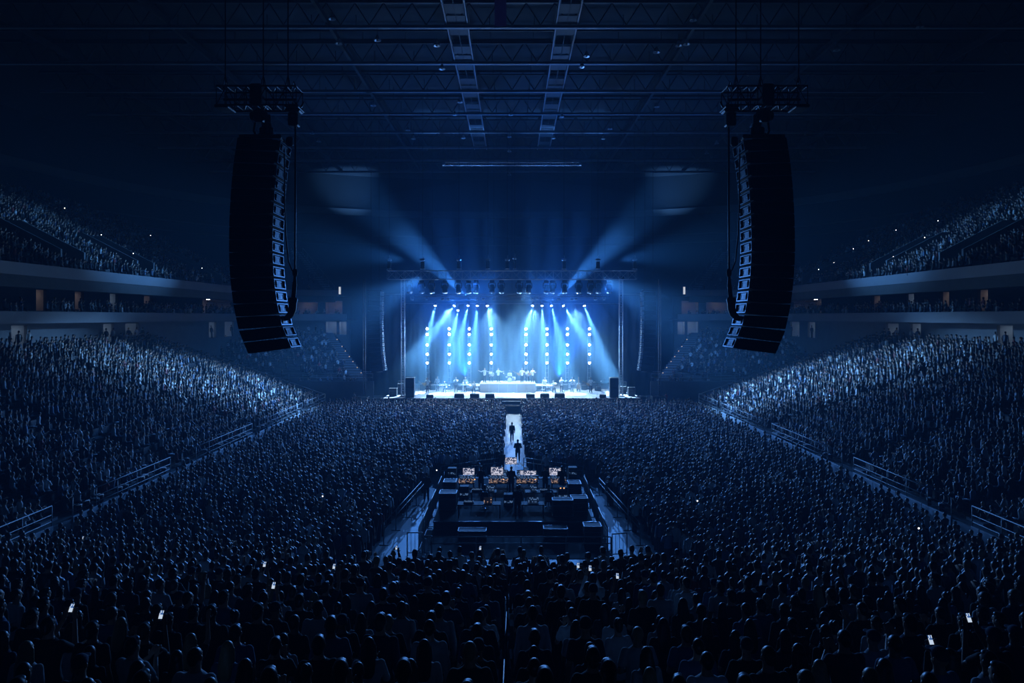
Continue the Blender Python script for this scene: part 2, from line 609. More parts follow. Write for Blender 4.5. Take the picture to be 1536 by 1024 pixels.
for sx, side in ((-1, "left"), (1, "right")):
    # lower stand
    mb = MB()
    for k in range(LOW_ROWS):
        x, z = low_row(k)
        x0, x1 = sorted((sx * (x - 0.45), sx * (x + 0.42)))
        mb.box(x0, x1, 14, 78, 0 if k in (0, LOW_ROWS - 1) else z - 1.2, z)
    struct("terrace_%s" % side, mb, M["tread"])
    # aisle steps with pale nosing
    mb = MB()
    for a in AISLES:
        for k in range(LOW_ROWS - 1):
            x, z = low_row(k)
            x0, x1 = sorted((sx * (x + 0.05), sx * (x + 0.4)))
            mb.box(x0, x1, a - 0.6, a + 0.6, z, z + 0.15)
    tag(obj("aisle_steps", mb, M["concrete"]), kind="structure")
    # seat shells as one mass per stand, hidden under the crowd
    mb = MB()
    for k in range(LOW_ROWS):
        x, z = low_row(k)
        y = 14.4
        x0, x1 = sorted((sx * (x + 0.22), sx * (x + 0.28)))
        for (a, b) in zip((14.2,) + tuple(q + 0.7 for q in AISLES), tuple(q - 0.7 for q in AISLES) + (77.8,)):
            mb.box(x0, x1, a, b, z + 0.3, z + 0.75)
    tag(obj("terrace_seat_backs", mb, M["seat"]), kind="structure")
    for k in range(LOW_ROWS):
        x, z = low_row(k)
        y = max(14.5, x / 0.92)
        while y < 77.6:
            if not in_aisle(y) and RNG.random() < 0.9:
                SEATED.append((sx * (x - 0.02 + jit(0.08)), y + jit(0.08), z, None))
            y += 0.56
    # dasher wall at the arena floor
    mb = MB()
    gaps = [(a - 0.7, a + 0.7) for a in AISLES]
    edges = [12.0] + [q for g in gaps for q in g] + [78.3]
    for a, b in zip(edges[::2], edges[1::2]):
        y = a
        while y < b - 0.05:
            e = min(y + 2.4, b)
            x0, x1 = sorted((sx * 21.86, sx * 21.98))
            mb.cbox(((x0 + x1) / 2, (y + e) / 2, 0.68), (0.12, e - y - 0.03, 1.32), 0.015)
            y = e
    mb.cur = 1
    x0, x1 = sorted((sx * 21.9, sx * 22.1))
    mb.box(x0, x1, 12, 78.3, 0, 1.25)
    struct("wall_%s_dasher" % side, mb, [M["panel"], M["concrete"]])
    # end wall of the lower stand
    mb = MB()
    vs = [(sx * 22.0, 0), (sx * 42.8, 0), (sx * 42.8, 9.4), (sx * 22.0, 2.2)]
    mb.loft([[(x, 78.3, z) for x, z in vs], [(x, 78.6, z) for x, z in vs]])
    struct("wall_%s_end" % side, mb, M["concrete"])
    # railings, one section between each two aisles
    edges2 = [12.5] + [q for g in gaps for q in g] + [78.2]
    for n, (a, b) in enumerate(zip(edges2[::2], edges2[1::2])):
        t = thing("railing", "pale steel railing along the %s lower stand, %s section from the stage" % (side, nth(5 - n)), "railing", (sx * 21.92, a, 1.25), group="railings of the lower stands")
        L = b - a
        for z, nm in ((1.05, "top_rail"), (0.62, "mid_rail"), (0.3, "mid_rail")):
            obj(nm, MB().cyl((0, 0.05, z), (0, L - 0.05, z), 0.03 if nm == "top_rail" else 0.02, n=6), M["rail"], t, True)
        npost = max(2, int(round(L / 1.9)))
        for i in range(npost + 1):
            y = 0.05 + (L - 0.1) * i / npost
            obj("post", MB().cyl((0, y, 0), (0, y, 1.05), 0.026, n=6), M["rail"], t, True)
    # corner lower stand (rows face the camera)
    mb = MB()
    mb2 = MB()
    for k in range(23):
        y, z = 89.2 + 0.85 * k, 2.0 + 0.30 * k
        xi = 18.6 + 0.46 * k
        x0, x1 = sorted((sx * xi, sx * 46))
        mb.box(x0, x1, y - 0.45, y + 0.42, z - 1.3 if k else 0.3, z)
        # stair along the inner edge
        x0, x1 = sorted((sx * (xi + 0.2), sx * (xi + 2.0)))
        mb2.box(x0, x1, y - 0.45, y - 0.05, z, z + 0.15)
        x = xi + 2.4
        while x < 45:
            if RNG.random() < (0.42 if k > 3 else 0.2):
                SEATED.append((sx * x, y + jit(0.06), z, None))
            x += 0.58
    struct("terrace_%s_corner" % side, mb, M["tread"])
    tag(obj("corner_steps", mb2, M["concrete"]), kind="structure")
    mb = MB()
    x0, x1 = sorted((sx * 18.4, sx * 46))
    mb.box(x0, x1, 88.5, 88.75, 0, 2.75)
    struct("wall_%s_corner_front" % side, mb, M["concrete"])
    # rail on that corner wall, and step lamps up its stair
    t = thing("railing", "thin railing on top of the %s corner stand's front wall beside the stage" % side, "railing", (sx * 18.5, 88.6, 2.75))
    for z in (0.5, 1.0):
        obj("top_rail" if z == 1.0 else "mid_rail", MB().cyl((0, 0, z), (sx * 13, 0, z), 0.03, n=6), M["rail"], t, True)
    for i in range(8):
        obj("post", MB().cyl((sx * 13 * i / 7, 0, 0), (sx * 13 * i / 7, 0, 1.0), 0.025, n=6), M["rail"], t, True)
    # upper stand
    mb = MB()
    for k in range(UP_ROWS):
        x, z = up_row(k)
        y1 = min(oval_y(x + 0.6) - 0.8, 104.0)
        if y1 < 30:
            break
        y0 = 2 * CY - y1 if x > 55 else 26
        y0 = max(26, y0)
        x0, x1 = sorted((sx * (x - 0.45), sx * (x + 0.42)))
        parts = [y0]
        for v, a, b in VOMS:
            if a <= k <= b:
                parts += [v - 1.5, v + 1.5]
        parts.append(y1)
        for p, q in zip(parts[::2], parts[1::2]):
            if q > p:
                mb.box(x0, x1, p, q, z - 1.6, z)
        y = max(y0, x / 0.92)
        while y < y1 - 0.5:
            fill = 0.80 if y < 82 else 0.80 * max(0.0, 1 - (y - 82) / 30.0)
            fill *= 1.0 if k < 21 else 0.6
            if not in_vom(y, k) and RNG.random() < fill and abs((y % 12.0) - 6.4) > 0.6:
                SEATED.append((sx * (x + jit(0.07)), y + jit(0.08), z, None))
            y += 0.58
    struct("terrace_%s_upper" % side, mb, M["tread"])
    # entrances cut into the upper stand
    for v, a, b in VOMS:
        xa, za = up_row(a)
        xb, zb = up_row(b)
        mb = MB()
        xb2 = xb + 0.6
        for y0, y1 in ((v - 1.72, v - 1.5), (v + 1.5, v + 1.72)):
            pr = [(sx * (xa - 2.2), za - 1.4), (sx * xb2, za - 1.4), (sx * xb2, zb + 1.3), (sx * (xb - 0.6), zb + 1.3), (sx * (xa - 2.2), za + 0.4)]
            mb.loft([[(x, y0, z) for x, z in pr], [(x, y1, z) for x, z in pr]])
        x0, x1 = sorted((sx * (xb2 - 0.15), sx * xb2))
        mb.box(x0, x1, v - 1.5, v + 1.5, za - 1.4, zb + 1.25)
        x0, x1 = sorted((sx * (xa - 2.2), sx * xb2))
        mb.box(x0, x1, v - 1.5, v + 1.5, za - 1.5, za - 1.4)
        struct("entrance_wall", mb, M["concrete"])
    # corner of the upper stand
    mb = MB()
    mb2 = MB()
    for k in range(19):
        y, z = 105.3 + 0.85 * k, 15.2 + 0.42 * k
        xi = 28.0 + 0.64 * 0.85 * k
        xo = 46.0
        for x in np.arange(46.0, 66.0, 1.0):
            if oval_y(x) > y + 1.2:
                xo = x
        if xo - xi < 2:
            continue
        x0, x1 = sorted((sx * xi, sx * xo))
        mb.box(x0, x1, y - 0.45, y + 0.42, z - 1.6, z)
        x0, x1 = sorted((sx * (xi + 0.2), sx * (xi + 1.3)))
        mb2.box(x0, x1, y - 0.45, y - 0.05, z, z + 0.2)
        x = xi + 1.8
        while x < xo:
            if RNG.random() < 0.10:
                SEATED.append((sx * x, y, z, None))
            x += 0.6
    struct("terrace_%s_upper_corner" % side, mb, M["tread"])
    tag(obj("upper_corner_steps", mb2, M["concrete"]), kind="structure")
    t = thing("railing", "sloping stair railing down the %s upper corner stand" % side, "railing", (0, 0, 0))
    for off in (0.0, 1.4):
        p = [Vector((sx * (28.0 + off + 0.544 * k), 105.1 + 0.85 * k, 16.15 + 0.42 * k)) for k in (0, 18)]
        obj("hand_rail", MB().cyl(p[0], p[1], 0.035, n=6), M["rail"], t, True)
        for k in range(0, 19, 3):
            q = p[0].lerp(p[1], k / 18)
            obj("post", MB().cyl(q - Vector((0, 0, 0.95)), q, 0.025, n=5), M["rail"], t, True)

    # balcony fronts
    def path_strip(pts, z0, z1, th):
        mb = MB()
        n = len(pts)
        rings = []
        for i, (x, y) in enumerate(pts):
            dx = pts[min(i + 1, n - 1)][0] - pts[max(i - 1, 0)][0]
            dy = pts[min(i + 1, n - 1)][1] - pts[max(i - 1, 0)][1]
            L = math.hypot(dx, dy)
            nx, ny = dy / L, -dx / L
            X, Y = x + nx * th * 1.0, y + ny * th * 1.0
            rings.append([(-x if sx < 0 else x, y, z0), (-X if sx < 0 else X, Y, z0), (-X if sx < 0 else X, Y, z1), (-x if sx < 0 else x, y, z1)])
        return mb.loft(rings)

    up = [(38.0, 24), (38.0, 46), (38.0, 72), (38.0, 96), (37.0, 100.5), (34.5, 103.4), (31, 104.3), (27.2, 104.3)]
    lo = [(40.0, 24), (40.0, 46), (40.0, 72), (40.0, 95), (38.6, 100), (35.5, 103.2), (31, 104.2), (25.9, 104.2)]
    struct("trim_%d" % (4 if sx < 0 else 5), path_strip(up, 14.55, 15.5, 0.25), M["fascia"])
    struct("trim_%d" % (6 if sx < 0 else 7), path_strip(lo, 10.75, 11.75, 0.25), M["fascia"])
    # floors of the suite and concourse levels
    x0, x1 = sorted((sx * 38.2, sx * 52))
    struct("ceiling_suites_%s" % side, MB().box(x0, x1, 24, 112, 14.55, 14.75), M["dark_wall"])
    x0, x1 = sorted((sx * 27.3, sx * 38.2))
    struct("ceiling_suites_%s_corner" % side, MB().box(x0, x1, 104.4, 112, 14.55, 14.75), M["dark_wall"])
    x0, x1 = sorted((sx * 40.1, sx * 52))
    struct("floor_suites_%s" % side, MB().box(x0, x1, 24, 112, 10.75, 10.95), M["concrete"])
    x0, x1 = sorted((sx * 26.0, sx * 40.1))
    struct("floor_suites_%s_corner" % side, MB().box(x0, x1, 104.3, 112, 10.75, 10.95), M["concrete"])
    # two seat rows in front of the suites
    mb = MB()
    for k in range(3):
        x0, x1 = sorted((sx * (40.4 + k), sx * 44.4))
        mb.box(x0, x1, 24, 103, 10.95 + 0.3 * k, 11.25 + 0.3 * k)
    struct("terrace_%s_suites" % side, mb, M["tread"])
    for k in range(3):
        y = 50.0
        while y < 102:
            if RNG.random() < (0.3 if y < 62 else 0.55):
                SEATED.append((sx * (40.9 + k), y, 11.25 + 0.3 * k, None))
            y += 0.62
    for k in range(2):
        x = 27.5
        while x < 37:
            if RNG.random() < 0.55:
                SEATED.append((sx * x, 105.4 + 0.9 * k, 11.0 + 0.3 * k, None))
            x += 0.6

    # back walls with lit openings
    def wall_open(name, axis, c, a0, a1, z0, z1, ops, th=0.3, m=None):
        """A wall with openings (start, end, z0, z1) along its length; axis 'x' means constant x = c."""
        mb = MB()

        def slab(p, q, zz0, zz1):
            if q - p < 0.01 or zz1 - zz0 < 0.01:
                return
            if axis == "x":
                u0, u1 = sorted((c, c + sx * th))
                mb.box(u0, u1, p, q, zz0, zz1)
            else:
                u0, u1 = sorted((sx * p, sx * q))
                mb.box(u0, u1, c, c + th, zz0, zz1)
        cur = a0
        for p, q, y0, y1 in sorted(ops):
            slab(cur, p, z0, z1)
            slab(p, q, z0, y0)
            slab(p, q, y1, z1)
            cur = q
        slab(cur, a1, z0, z1)
        struct(name, mb, m or M["dark_wall"])

    def room(axis, c, p, q, z0, z1, depth, warm, n, place):
        """The lit room behind an opening, with its ceiling lamp."""
        mb = MB()
        e = 0.05
        P = lambda d, s_, z: (sx * d, s_, z) if axis == "x" else (sx * s_, d, z)
        c0, c1 = c, c + depth
        box = lambda a, b, s0, s1, zz0, zz1: mb.box(*sorted((sx * a, sx * b)), s0, s1, zz0, zz1) if axis == "x" else mb.box(*sorted((sx * s0, sx * s1)), a, b, zz0, zz1)
        box(c1, c1 + e, p - 0.2, q + 0.2, z0, z1 + 0.2)
        box(c0 + 0.3, c1, p - 0.2, p - 0.2 + e, z0, z1 + 0.2)
        box(c0 + 0.3, c1, q + 0.2 - e, q + 0.2, z0, z1 + 0.2)
        box(c0 + 0.3, c1, p - 0.2, q + 0.2, z1 + 0.15, z1 + 0.2)
        box(c0 + 0.3, c1, p - 0.2, q + 0.2, z0 - e, z0)
        struct("wall_%s_room" % side, mb, M["room"] if warm else M["plaster"])
        t = thing("ceiling_lamp", "%s lamp lit inside the %s opening of the %s %s, counted from camera" % ("warm" if warm else "white", nth(n), side, place), "lamp", P((c0 + c1) / 2, (p + q) / 2, z1 + 0.12), group="lit room lamps")
        obj("lamp_body", MB().cyl((0, 0, -0.0), (0, 0, -0.05), 0.3, n=14), M["alu"], t)
        obj("lamp_lens", MB().cyl((0, 0, -0.05), (0, 0, -0.08), 0.25, n=14), (M["wide_lamp"] if q - p > 6 else M["room_lamp"]) if warm else M["door_lamp"], t)

    W = 45.0
    ops = []
    for px, wpx, lit in ((62, 14, 1), (119, 8, 1), (171, 12, 2), (222, 12, 1), (327, 44, 3)):
        yy = W / (768 - px) * 1000
        hw = max(0.7, wpx / 2 * yy * yy / W / 1000)
        ops.append((yy - hw, yy + hw, 11.0, 13.9, lit))
    wall_open("wall_%s_suites" % side, "x", sx * W, 24, 112, 10.9, 14.6, [o[:4] for o in ops])
    for n, o in enumerate(ops):
        room("x", W, o[0], o[1], o[2], o[3], 3.0, o[4] != 2, n + 1, "suites")
    W = 43.4
    ops = []
    for px, wpx in ((29, 24), (163, 16), (198, 20), (319, 11), (344, 14)):
        yy = W / (768 - px) * 1000
        hw = max(0.8, wpx / 2 * yy * yy / W / 1000)
        ops.append((yy - hw, yy + hw, 8.3, 10.55))
    wall_open("wall_%s_concourse" % side, "x", sx * W, 24, 112, 0, 10.8, ops, m=M["concrete"])
    for n, o in enumerate(ops):
        room("x", W, o[0], o[1], o[2], o[3], 2.5, False, n + 1, "concourse")
    # corner: suites and concourse doors that face the camera
    ops = [(27.6, 30.4, 11.0, 13.9), (31.6, 36.4, 11.0, 13.9)]
    wall_open("wall_%s_suites_corner" % side, "y", 108.5, 26.2, 45, 10.9, 14.6, ops)
    for n, o in enumerate(ops):
        room("y", 108.5, o[0], o[1], o[2], o[3], 2.5, True, n + 6, "suites")
    ops = [(27.2, 28.4, 8.4, 10.5), (28.8, 30.6, 8.4, 10.5)]
    wall_open("wall_%s_concourse_corner" % side, "y", 109.5, 26.6, 46, 0, 10.8, ops, m=M["concrete"])
    for n, o in enumerate(ops):
        room("y", 109.5, o[0], o[1], o[2], o[3], 2.0, False, n + 6, "concourse")
    # small exit lamp on the end of the suites
    t = thing("wall_lamp", "small lit white lamp box at the stage end of the %s upper balcony" % side, "lamp", (sx * 26.9, 104.2, 14.9))
    obj("lamp_body", MB().cbox((0, 0, 0.5), (0.4, 0.15, 1.3), 0.03), M["alu"], t)
    obj("lamp_lens", MB().cbox((0, -0.09, 0.5), (0.3, 0.05, 1.15), 0.02), M["end_lamp"], t)
    # people standing in the lit concourse openings
    for px, py in ((27, 498), (40, 499), (158, 496), (167, 497), (193, 496), (202, 494), (211, 495), (317, 497), (348, 498)):
        yy = 43.0 / (768 - px) * 1000
        STANDING.append((sx * 42.9, yy, 8.3, sx * PI / 2))
    # step lamps on the stairs
    pts = [(535, 560), (531, 553), (529, 545), (525, 538), (520, 530), (516, 523), (512, 512)]
    for i, (px, py) in enumerate(pts):
        k = 22 * (575 - py) / 75.0
        y, z = 88.8 + 0.85 * k, 2.0 + 0.30 * k
        xx = 18.9 + 0.46 * k
        t = tag(obj("step_lamp", MB().cbox((0, 0, 0.06), (0.12, 0.05, 0.09), 0.02), M["step_lamp"], None, False, (sx * xx, y - 0.1, z + 0.15)),
                "tiny warm step lamp on the %s corner stair, %s from the bottom" % (side, nth(i + 1)), "lamp", "step lamps on the corner stairs")

# ------------------------------------------------------------------ rear terrace (the camera's own tier)
ROW0, PITCH, NROW = 7.0, 0.82, 27


def rear_z(y):
    return max(0.0, 5.46 - 0.256 * (y - 8.4))


REAR = [ROW0 + PITCH * i for i in range(NROW)]
mb = MB()
for i in range(-4, NROW):
    y = ROW0 + PITCH * i
    z = rear_z(y)
    if y > 21.4:
        for a, b in ((-21.8, -7.4), (7.4, 21.8)):
            mb.box(a, b, y - 0.41, y + 0.41, -0.01, max(z, 0.02))
    else:
        mb.box(-21.8, 21.8, y - 0.41, y + 0.41, -0.01, z)
struct("terrace_rear", mb, M["tread"])
# handrail of the centre aisle
for n, (a, b) in enumerate(((7.6, 10.4), (11.4, 14.4), (15.4, 18.4))):
    t = thing("aisle_railing", "thin steel handrail in the rear terrace's centre aisle, %s from the camera" % nth(n + 1), "railing", (-0.12, a, rear_z(a)), group="handrails of the rear centre aisle")
    q = Vector((0, b - a, rear_z(b) - rear_z(a)))
    obj("hand_rail", MB().tube([(0, 0, 1.0), q + Vector((0, 0, 1.0))], 0.014), M["rig_plate"], t, True)
    for e in (0.0, 0.5, 1.0):
        obj("post", MB().cyl(q * e, q * e + Vector((0, 0, 1.0)), 0.014), M["rig_plate"], t, True)
# cross rail in front of the rear terrace, either side of the mixing platform
for sx, side in ((-1, "left"), (1, "right")):
    t = thing("cross_railing", "long thin crowd rail crossing the %s half of the rear terrace" % side, "railing", (sx * 7.6, 24.3, rear_z(24.3)))
    for z in (0.7, 1.25):
        obj("top_rail" if z > 1 else "mid_rail", MB().cyl((0, 0, z), (sx * 14, 0, z), 0.028), M["rail"], t, True)
    for i in range(8):
        obj("post", MB().cyl((sx * 2 * i, 0, 0), (sx * 2 * i, 0, 1.25), 0.024), M["rail"], t, True)
# ------------------------------------------------------------------ people
def remesh(mb, voxel, ratio=1.0, smooth=2):
    me = bpy.data.meshes.new("shape")
    me.from_pydata(mb.v, [], mb.f)
    o = bpy.data.objects.new("shape", me)
    COL.objects.link(o)
    r = o.modifiers.new("r", "REMESH")
    r.mode = "VOXEL"
    r.voxel_size = voxel
    r.use_smooth_shade = True
    if smooth:
        s = o.modifiers.new("s", "SMOOTH")
        s.factor = 0.5
        s.iterations = smooth
    if ratio < 1:
        d = o.modifiers.new("d", "DECIMATE")
        d.ratio = ratio
    dg = bpy.context.evaluated_depsgraph_get()
    out = bpy.data.meshes.new_from_object(o.evaluated_get(dg))
    bpy.data.objects.remove(o)
    bpy.data.meshes.remove(me)
    out.polygons.foreach_set("use_smooth", [True] * len(out.polygons))
    return out


POSES = {   # elbow, wrist, hand direction, right side (x > 0) then left side
    "sides": (((0.235, -0.03, 1.13), (0.245, 0.05, 0.88), (0, 0.25, -1)), ((-0.235, -0.03, 1.13), (-0.245, 0.05, 0.88), (0, 0.25, -1))),
    "front": (((0.26, -0.03, 1.14), (0.09, 0.2, 1.0), (-0.8, 0.3, -0.3)), ((-0.26, -0.03, 1.14), (-0.07, 0.22, 1.03), (0.8, 0.2, -0.3))),
    "phone": (((0.22, 0.2, 1.22), (0.08, 0.37, 1.56), (-0.15, 0.15, 1)), ((-0.22, 0.2, 1.22), (-0.08, 0.37, 1.56), (0.15, 0.15, 1))),
    "raise": (((0.27, 0.06, 1.66), (0.22, 0.14, 1.93), (0, 0.15, 1)), ((-0.235, -0.03, 1.13), (-0.245, 0.05, 0.88), (0, 0.25, -1))),
    "cross": (((0.26, 0.02, 1.16), (0.0, 0.23, 1.17), (-1, -0.1, 0.1)), ((-0.26, 0.02, 1.16), (0.0, 0.26, 1.12), (1, -0.1, 0.1))),
    "clap": (((0.25, 0.1, 1.16), (0.05, 0.33, 1.33), (-0.2, 0.5, 0.8)), ((-0.25, 0.1, 1.16), (-0.05, 0.33, 1.33), (0.2, 0.5, 0.8))),
    "guitar": (((0.31, -0.02, 1.14), (0.1, 0.25, 1.06), (-0.6, 0.1, -0.7)), ((-0.3, 0.1, 1.16), (-0.44, 0.33, 1.26), (0.3, 0.3, 0.9))),
    "keys": (((0.25, 0.06, 1.13), (0.2, 0.34, 1.05), (0, 1, -0.2)), ((-0.25, 0.06, 1.13), (-0.2, 0.34, 1.05), (0, 1, -0.2))),
    "sing": (((0.24, 0.2, 1.2), (0.05, 0.23, 1.5), (-0.4, 0, 0.8)), ((-0.4, 0.05, 1.25), (-0.62, 0.12, 1.36), (-1, 0.2, 0.3))),
    "open": (((0.42, 0.04, 1.28), (0.66, 0.14, 1.4), (1, 0.2, 0.4)), ((-0.42, 0.04, 1.28), (-0.66, 0.14, 1.4), (-1, 0.2, 0.4))),
    "violin": (((0.34, 0.14, 1.24), (0.2, 0.36, 1.34), (-0.5, 0.6, 0.2)), ((-0.26, 0.22, 1.26), (-0.32, 0.45, 1.42), (0.2, 0.2, 1))),
}


def person_meshes(pose, seated=False, stride=0.0):
    dz = -0.44 if seated else 0.0
    Z = lambda p: Vector((p[0], p[1], p[2] + dz))
    body, shirt_l, shirt_s, trous = MB(), MB(), MB(), MB()

    def torso(mb, g, z0=0.86, neck=True):
        prof = [(0.86, 0.16, 0.11, 0), (0.96, 0.158, 0.108, 0), (1.08, 0.145, 0.1, 0), (1.22, 0.165, 0.112, 0.0), (1.34, 0.185, 0.112, -0.005), (1.415, 0.165, 0.09, -0.01), (1.46, 0.1, 0.072, -0.005)]
        if neck:
            prof += [(1.5, 0.062, 0.064, 0.005), (1.56, 0.055, 0.06, 0.012), (1.6, 0.05, 0.055, 0.015)]
        prof = [q for q in prof if q[0] >= z0 - 1e-6]
        mb.loft([[Z(((rx + g) * math.cos(2 * PI * j / 16), cy_ + (ry + g) * math.sin(2 * PI * j / 16), z)) for j in range(16)] for z, rx, ry, cy_ in prof])

    torso(body, 0.0)
    # head
    body.ell(Z((0, 0.0, 1.655)), (0.075, 0.096, 0.105), 14, 10)
    body.ell(Z((0, 0.03, 1.59)), (0.058, 0.068, 0.07), 12, 8)
    body.ell(Z((0, 0.1, 1.625)), (0.013, 0.02, 0.028), 8, 6)
    body.ell(Z((0, 0.083, 1.672)), (0.05, 0.016, 0.014), 8, 6)
    body.ell(Z((0, 0.094, 1.583)), (0.024, 0.012, 0.012), 8, 6)
    for s in (-1, 1):
        body.ell(Z((s * 0.078, -0.005, 1.64)), (0.013, 0.024, 0.034), 8, 6)
        body.ell(Z((s * 0.028, 0.082, 1.652)), (0.013, 0.012, 0.01), 8, 6)
    for s, (el, wr, hd) in zip((1, -1), POSES[pose]):
        S, E, W = Z((s * 0.178, -0.005, 1.405)), Z(el), Z(wr)
        body.cap(S, E, 0.052, 0.041)
        body.cap(E, W, 0.041, 0.028)
        shirt_l.cap(S, E, 0.066, 0.054)
        shirt_l.cap(E, E.lerp(W, 0.93), 0.054, 0.042)
        shirt_s.cap(S, S.lerp(E, 0.62), 0.066, 0.064)
        d = Vector(hd).normalized()
        side = d.cross(Vector((0, 1, 0.3)))
        if side.length < 0.1:
            side = d.cross(Vector((1, 0, 0)))
        side.normalize()
        nrm = side.cross(d).normalized()
        body.ell(W + d * 0.05, (0.04, 0.018, 0.052), 8, 6, Matrix((side, nrm, d)).transposed())
        for k, (off, L) in enumerate(((-0.03, 0.062), (-0.01, 0.074), (0.01, 0.07), (0.03, 0.054))):
            a = W + d * 0.088 + side * off
            b = a + d * L * 0.55 + nrm * 0.008
            body.cap(a - d * 0.02, b, 0.0095, 0.009, 6)
            body.cap(b, b + (d + nrm * 0.9).normalized() * L * 0.5, 0.009, 0.0075, 6)
        th = W + d * 0.03 + side * (-0.036 * s)
        body.cap(th, th + (d * 0.6 - side * s * 0.5 + nrm * 0.4).normalized() * 0.055, 0.011, 0.009, 6)
        # legs
        if seated:
            H, K, An = Vector((s * 0.09, 0.0, 0.5)), Vector((s * 0.14, 0.42, 0.5)), Vector((s * 0.15, 0.42, 0.1))
        else:
            st = stride * s
            H, K, An = Vector((s * 0.09, 0, 0.9)), Vector((s * 0.1, 0.02 + st * 0.6, 0.5)), Vector((s * 0.11, -0.01 + st, 0.1))
        body.cap(H, K, 0.083, 0.056)
        body.cap(K, An, 0.054, 0.038)
        body.cap(An + Vector((0, -0.03, -0.055)), An + Vector((s * 0.02, 0.16, -0.062)), 0.042, 0.036)
        trous.cap(H + Vector((0, 0, 0.02)), K, 0.1, 0.075)
        trous.cap(K, K.lerp(An, 0.93), 0.074, 0.064)
    # trousers' seat
    trous.loft([[Z((rx * math.cos(2 * PI * j / 16), ry * math.sin(2 * PI * j / 16), z)) for j in range(16)] for z, rx, ry in ((0.8, 0.1, 0.09), (0.86, 0.168, 0.122), (0.94, 0.17, 0.122), (1.0, 0.165, 0.118))])
    for mb in (shirt_l, shirt_s):
        torso(mb, 0.016, 0.86, False)
        mb.loft([[Z((rx * math.cos(2 * PI * j / 16), ry * math.sin(2 * PI * j / 16), z)) for j in range(16)] for z, rx, ry in ((0.82, 0.176, 0.13), (0.9, 0.178, 0.13), (0.97, 0.175, 0.125))])
        mb.loft([[Z((rx * math.cos(2 * PI * j / 16), 0.0 + ry * math.sin(2 * PI * j / 16), z)) for j in range(16)] for z, rx, ry in ((1.42, 0.15, 0.095), (1.475, 0.082, 0.078), (1.488, 0.078, 0.075))])
    return {"body": remesh(body, 0.0085, 0.3, 1), "long": remesh(shirt_l, 0.014, 0.6), "short": remesh(shirt_s, 0.014, 0.6), "trousers": remesh(trous, 0.016, 0.6), "dz": dz}


PM = {}


def pm(pose, seated=False, stride=0.0):
    k = (pose, seated, stride)
    if k not in PM:
        d = person_meshes(pose, seated, stride)
        b = d["body"]
        b.materials.clear()
        b.materials.append(SKINS[0])
        b.materials.append(M["shoe"])
        b.polygons.foreach_set("material_index", [1 if p.center.z < 0.115 else 0 for p in b.polygons])
        for n in ("long", "short", "trousers"):
            d[n].materials.clear()
            d[n].materials.append(TOPS["black"])
        PM[k] = d
    return PM[k]


def hair_mesh(style):
    mb = MB()
    c = Vector((0, -0.014, 1.668))
    if style == "short":
        mb.ell(c, (0.083, 0.098, 0.103), 14, 10)
        mb.ell((0, 0.03, 1.725), (0.062, 0.06, 0.04), 12, 8)
        mb.ell((0, -0.05, 1.61), (0.066, 0.06, 0.07), 12, 8)
    elif style == "cropped":
        mb.ell(c, (0.079, 0.094, 0.098), 14, 10)
        mb.ell((0, -0.045, 1.62), (0.062, 0.056, 0.06), 12, 8)
    elif style == "long":
        mb.ell(c, (0.09, 0.1, 0.108), 14, 10)
        mb.loft([[(rx * math.cos(2 * PI * j / 14), y + ry * math.sin(2 * PI * j / 14), z) for j in range(14)] for z, rx, ry, y in
                 ((1.27, 0.06, 0.025, -0.125), (1.33, 0.1, 0.04, -0.12), (1.45, 0.115, 0.055, -0.095), (1.55, 0.105, 0.075, -0.06), (1.65, 0.09, 0.08, -0.03))])
        for s in (-1, 1):
            mb.cap((s * 0.08, 0.0, 1.66), (s * 0.092, -0.02, 1.5), 0.026, 0.03)
    elif style == "shoulder":
        mb.ell(c, (0.092, 0.103, 0.11), 14, 10)
        mb.loft([[(rx * math.cos(2 * PI * j / 14), y + ry * math.sin(2 * PI * j / 14), z) for j in range(14)] for z, rx, ry, y in
                 ((1.46, 0.1, 0.06, -0.05), (1.5, 0.115, 0.075, -0.045), (1.58, 0.105, 0.085, -0.03), (1.66, 0.092, 0.085, -0.02))])
    elif style == "ponytail":
        mb.ell(c, (0.083, 0.099, 0.104), 14, 10)
        mb.ell((0, -0.05, 1.61), (0.066, 0.06, 0.07), 12, 8)
        mb.cap((0, -0.1, 1.7), (0, -0.15, 1.62), 0.028, 0.04)
        mb.cap((0, -0.15, 1.62), (0, -0.13, 1.42), 0.04, 0.015)
    elif style == "bun":
        mb.ell(c, (0.082, 0.098, 0.103), 14, 10)
        mb.ell((0, -0.05, 1.61), (0.064, 0.058, 0.065), 12, 8)
        mb.ell((0, -0.085, 1.755), (0.045, 0.045, 0.042), 10, 8)
    elif style == "cap":
        mb.ell((0, -0.004, 1.685), (0.087, 0.106, 0.09), 14, 10)
        mb.loft([[(rx * math.cos(2 * PI * j / 14), y + ry * math.sin(2 * PI * j / 14), z) for j in range(14)] for z, rx, ry, y in ((1.695, 0.07, 0.085, 0.09), (1.712, 0.07, 0.085, 0.088))])
    return remesh(mb, 0.011, 0.7, 2)


HM = {s: hair_mesh(s) for s in ("short", "cropped", "long", "shoulder", "ponytail", "bun", "cap")}
for h in HM.values():
    h.materials.clear()
    h.materials.append(HAIRS["dark"])
HAIR_SAYS = {"short": "short %s hair", "cropped": "cropped %s hair", "long": "long %s hair", "shoulder": "shoulder-length %s hair", "ponytail": "a %s ponytail", "bun": "a %s hair bun", "cap": "a dark cap"}


def slot(o, m, i=0):
    o.material_slots[i].link = "OBJECT"
    o.material_slots[i].material = m
    return o


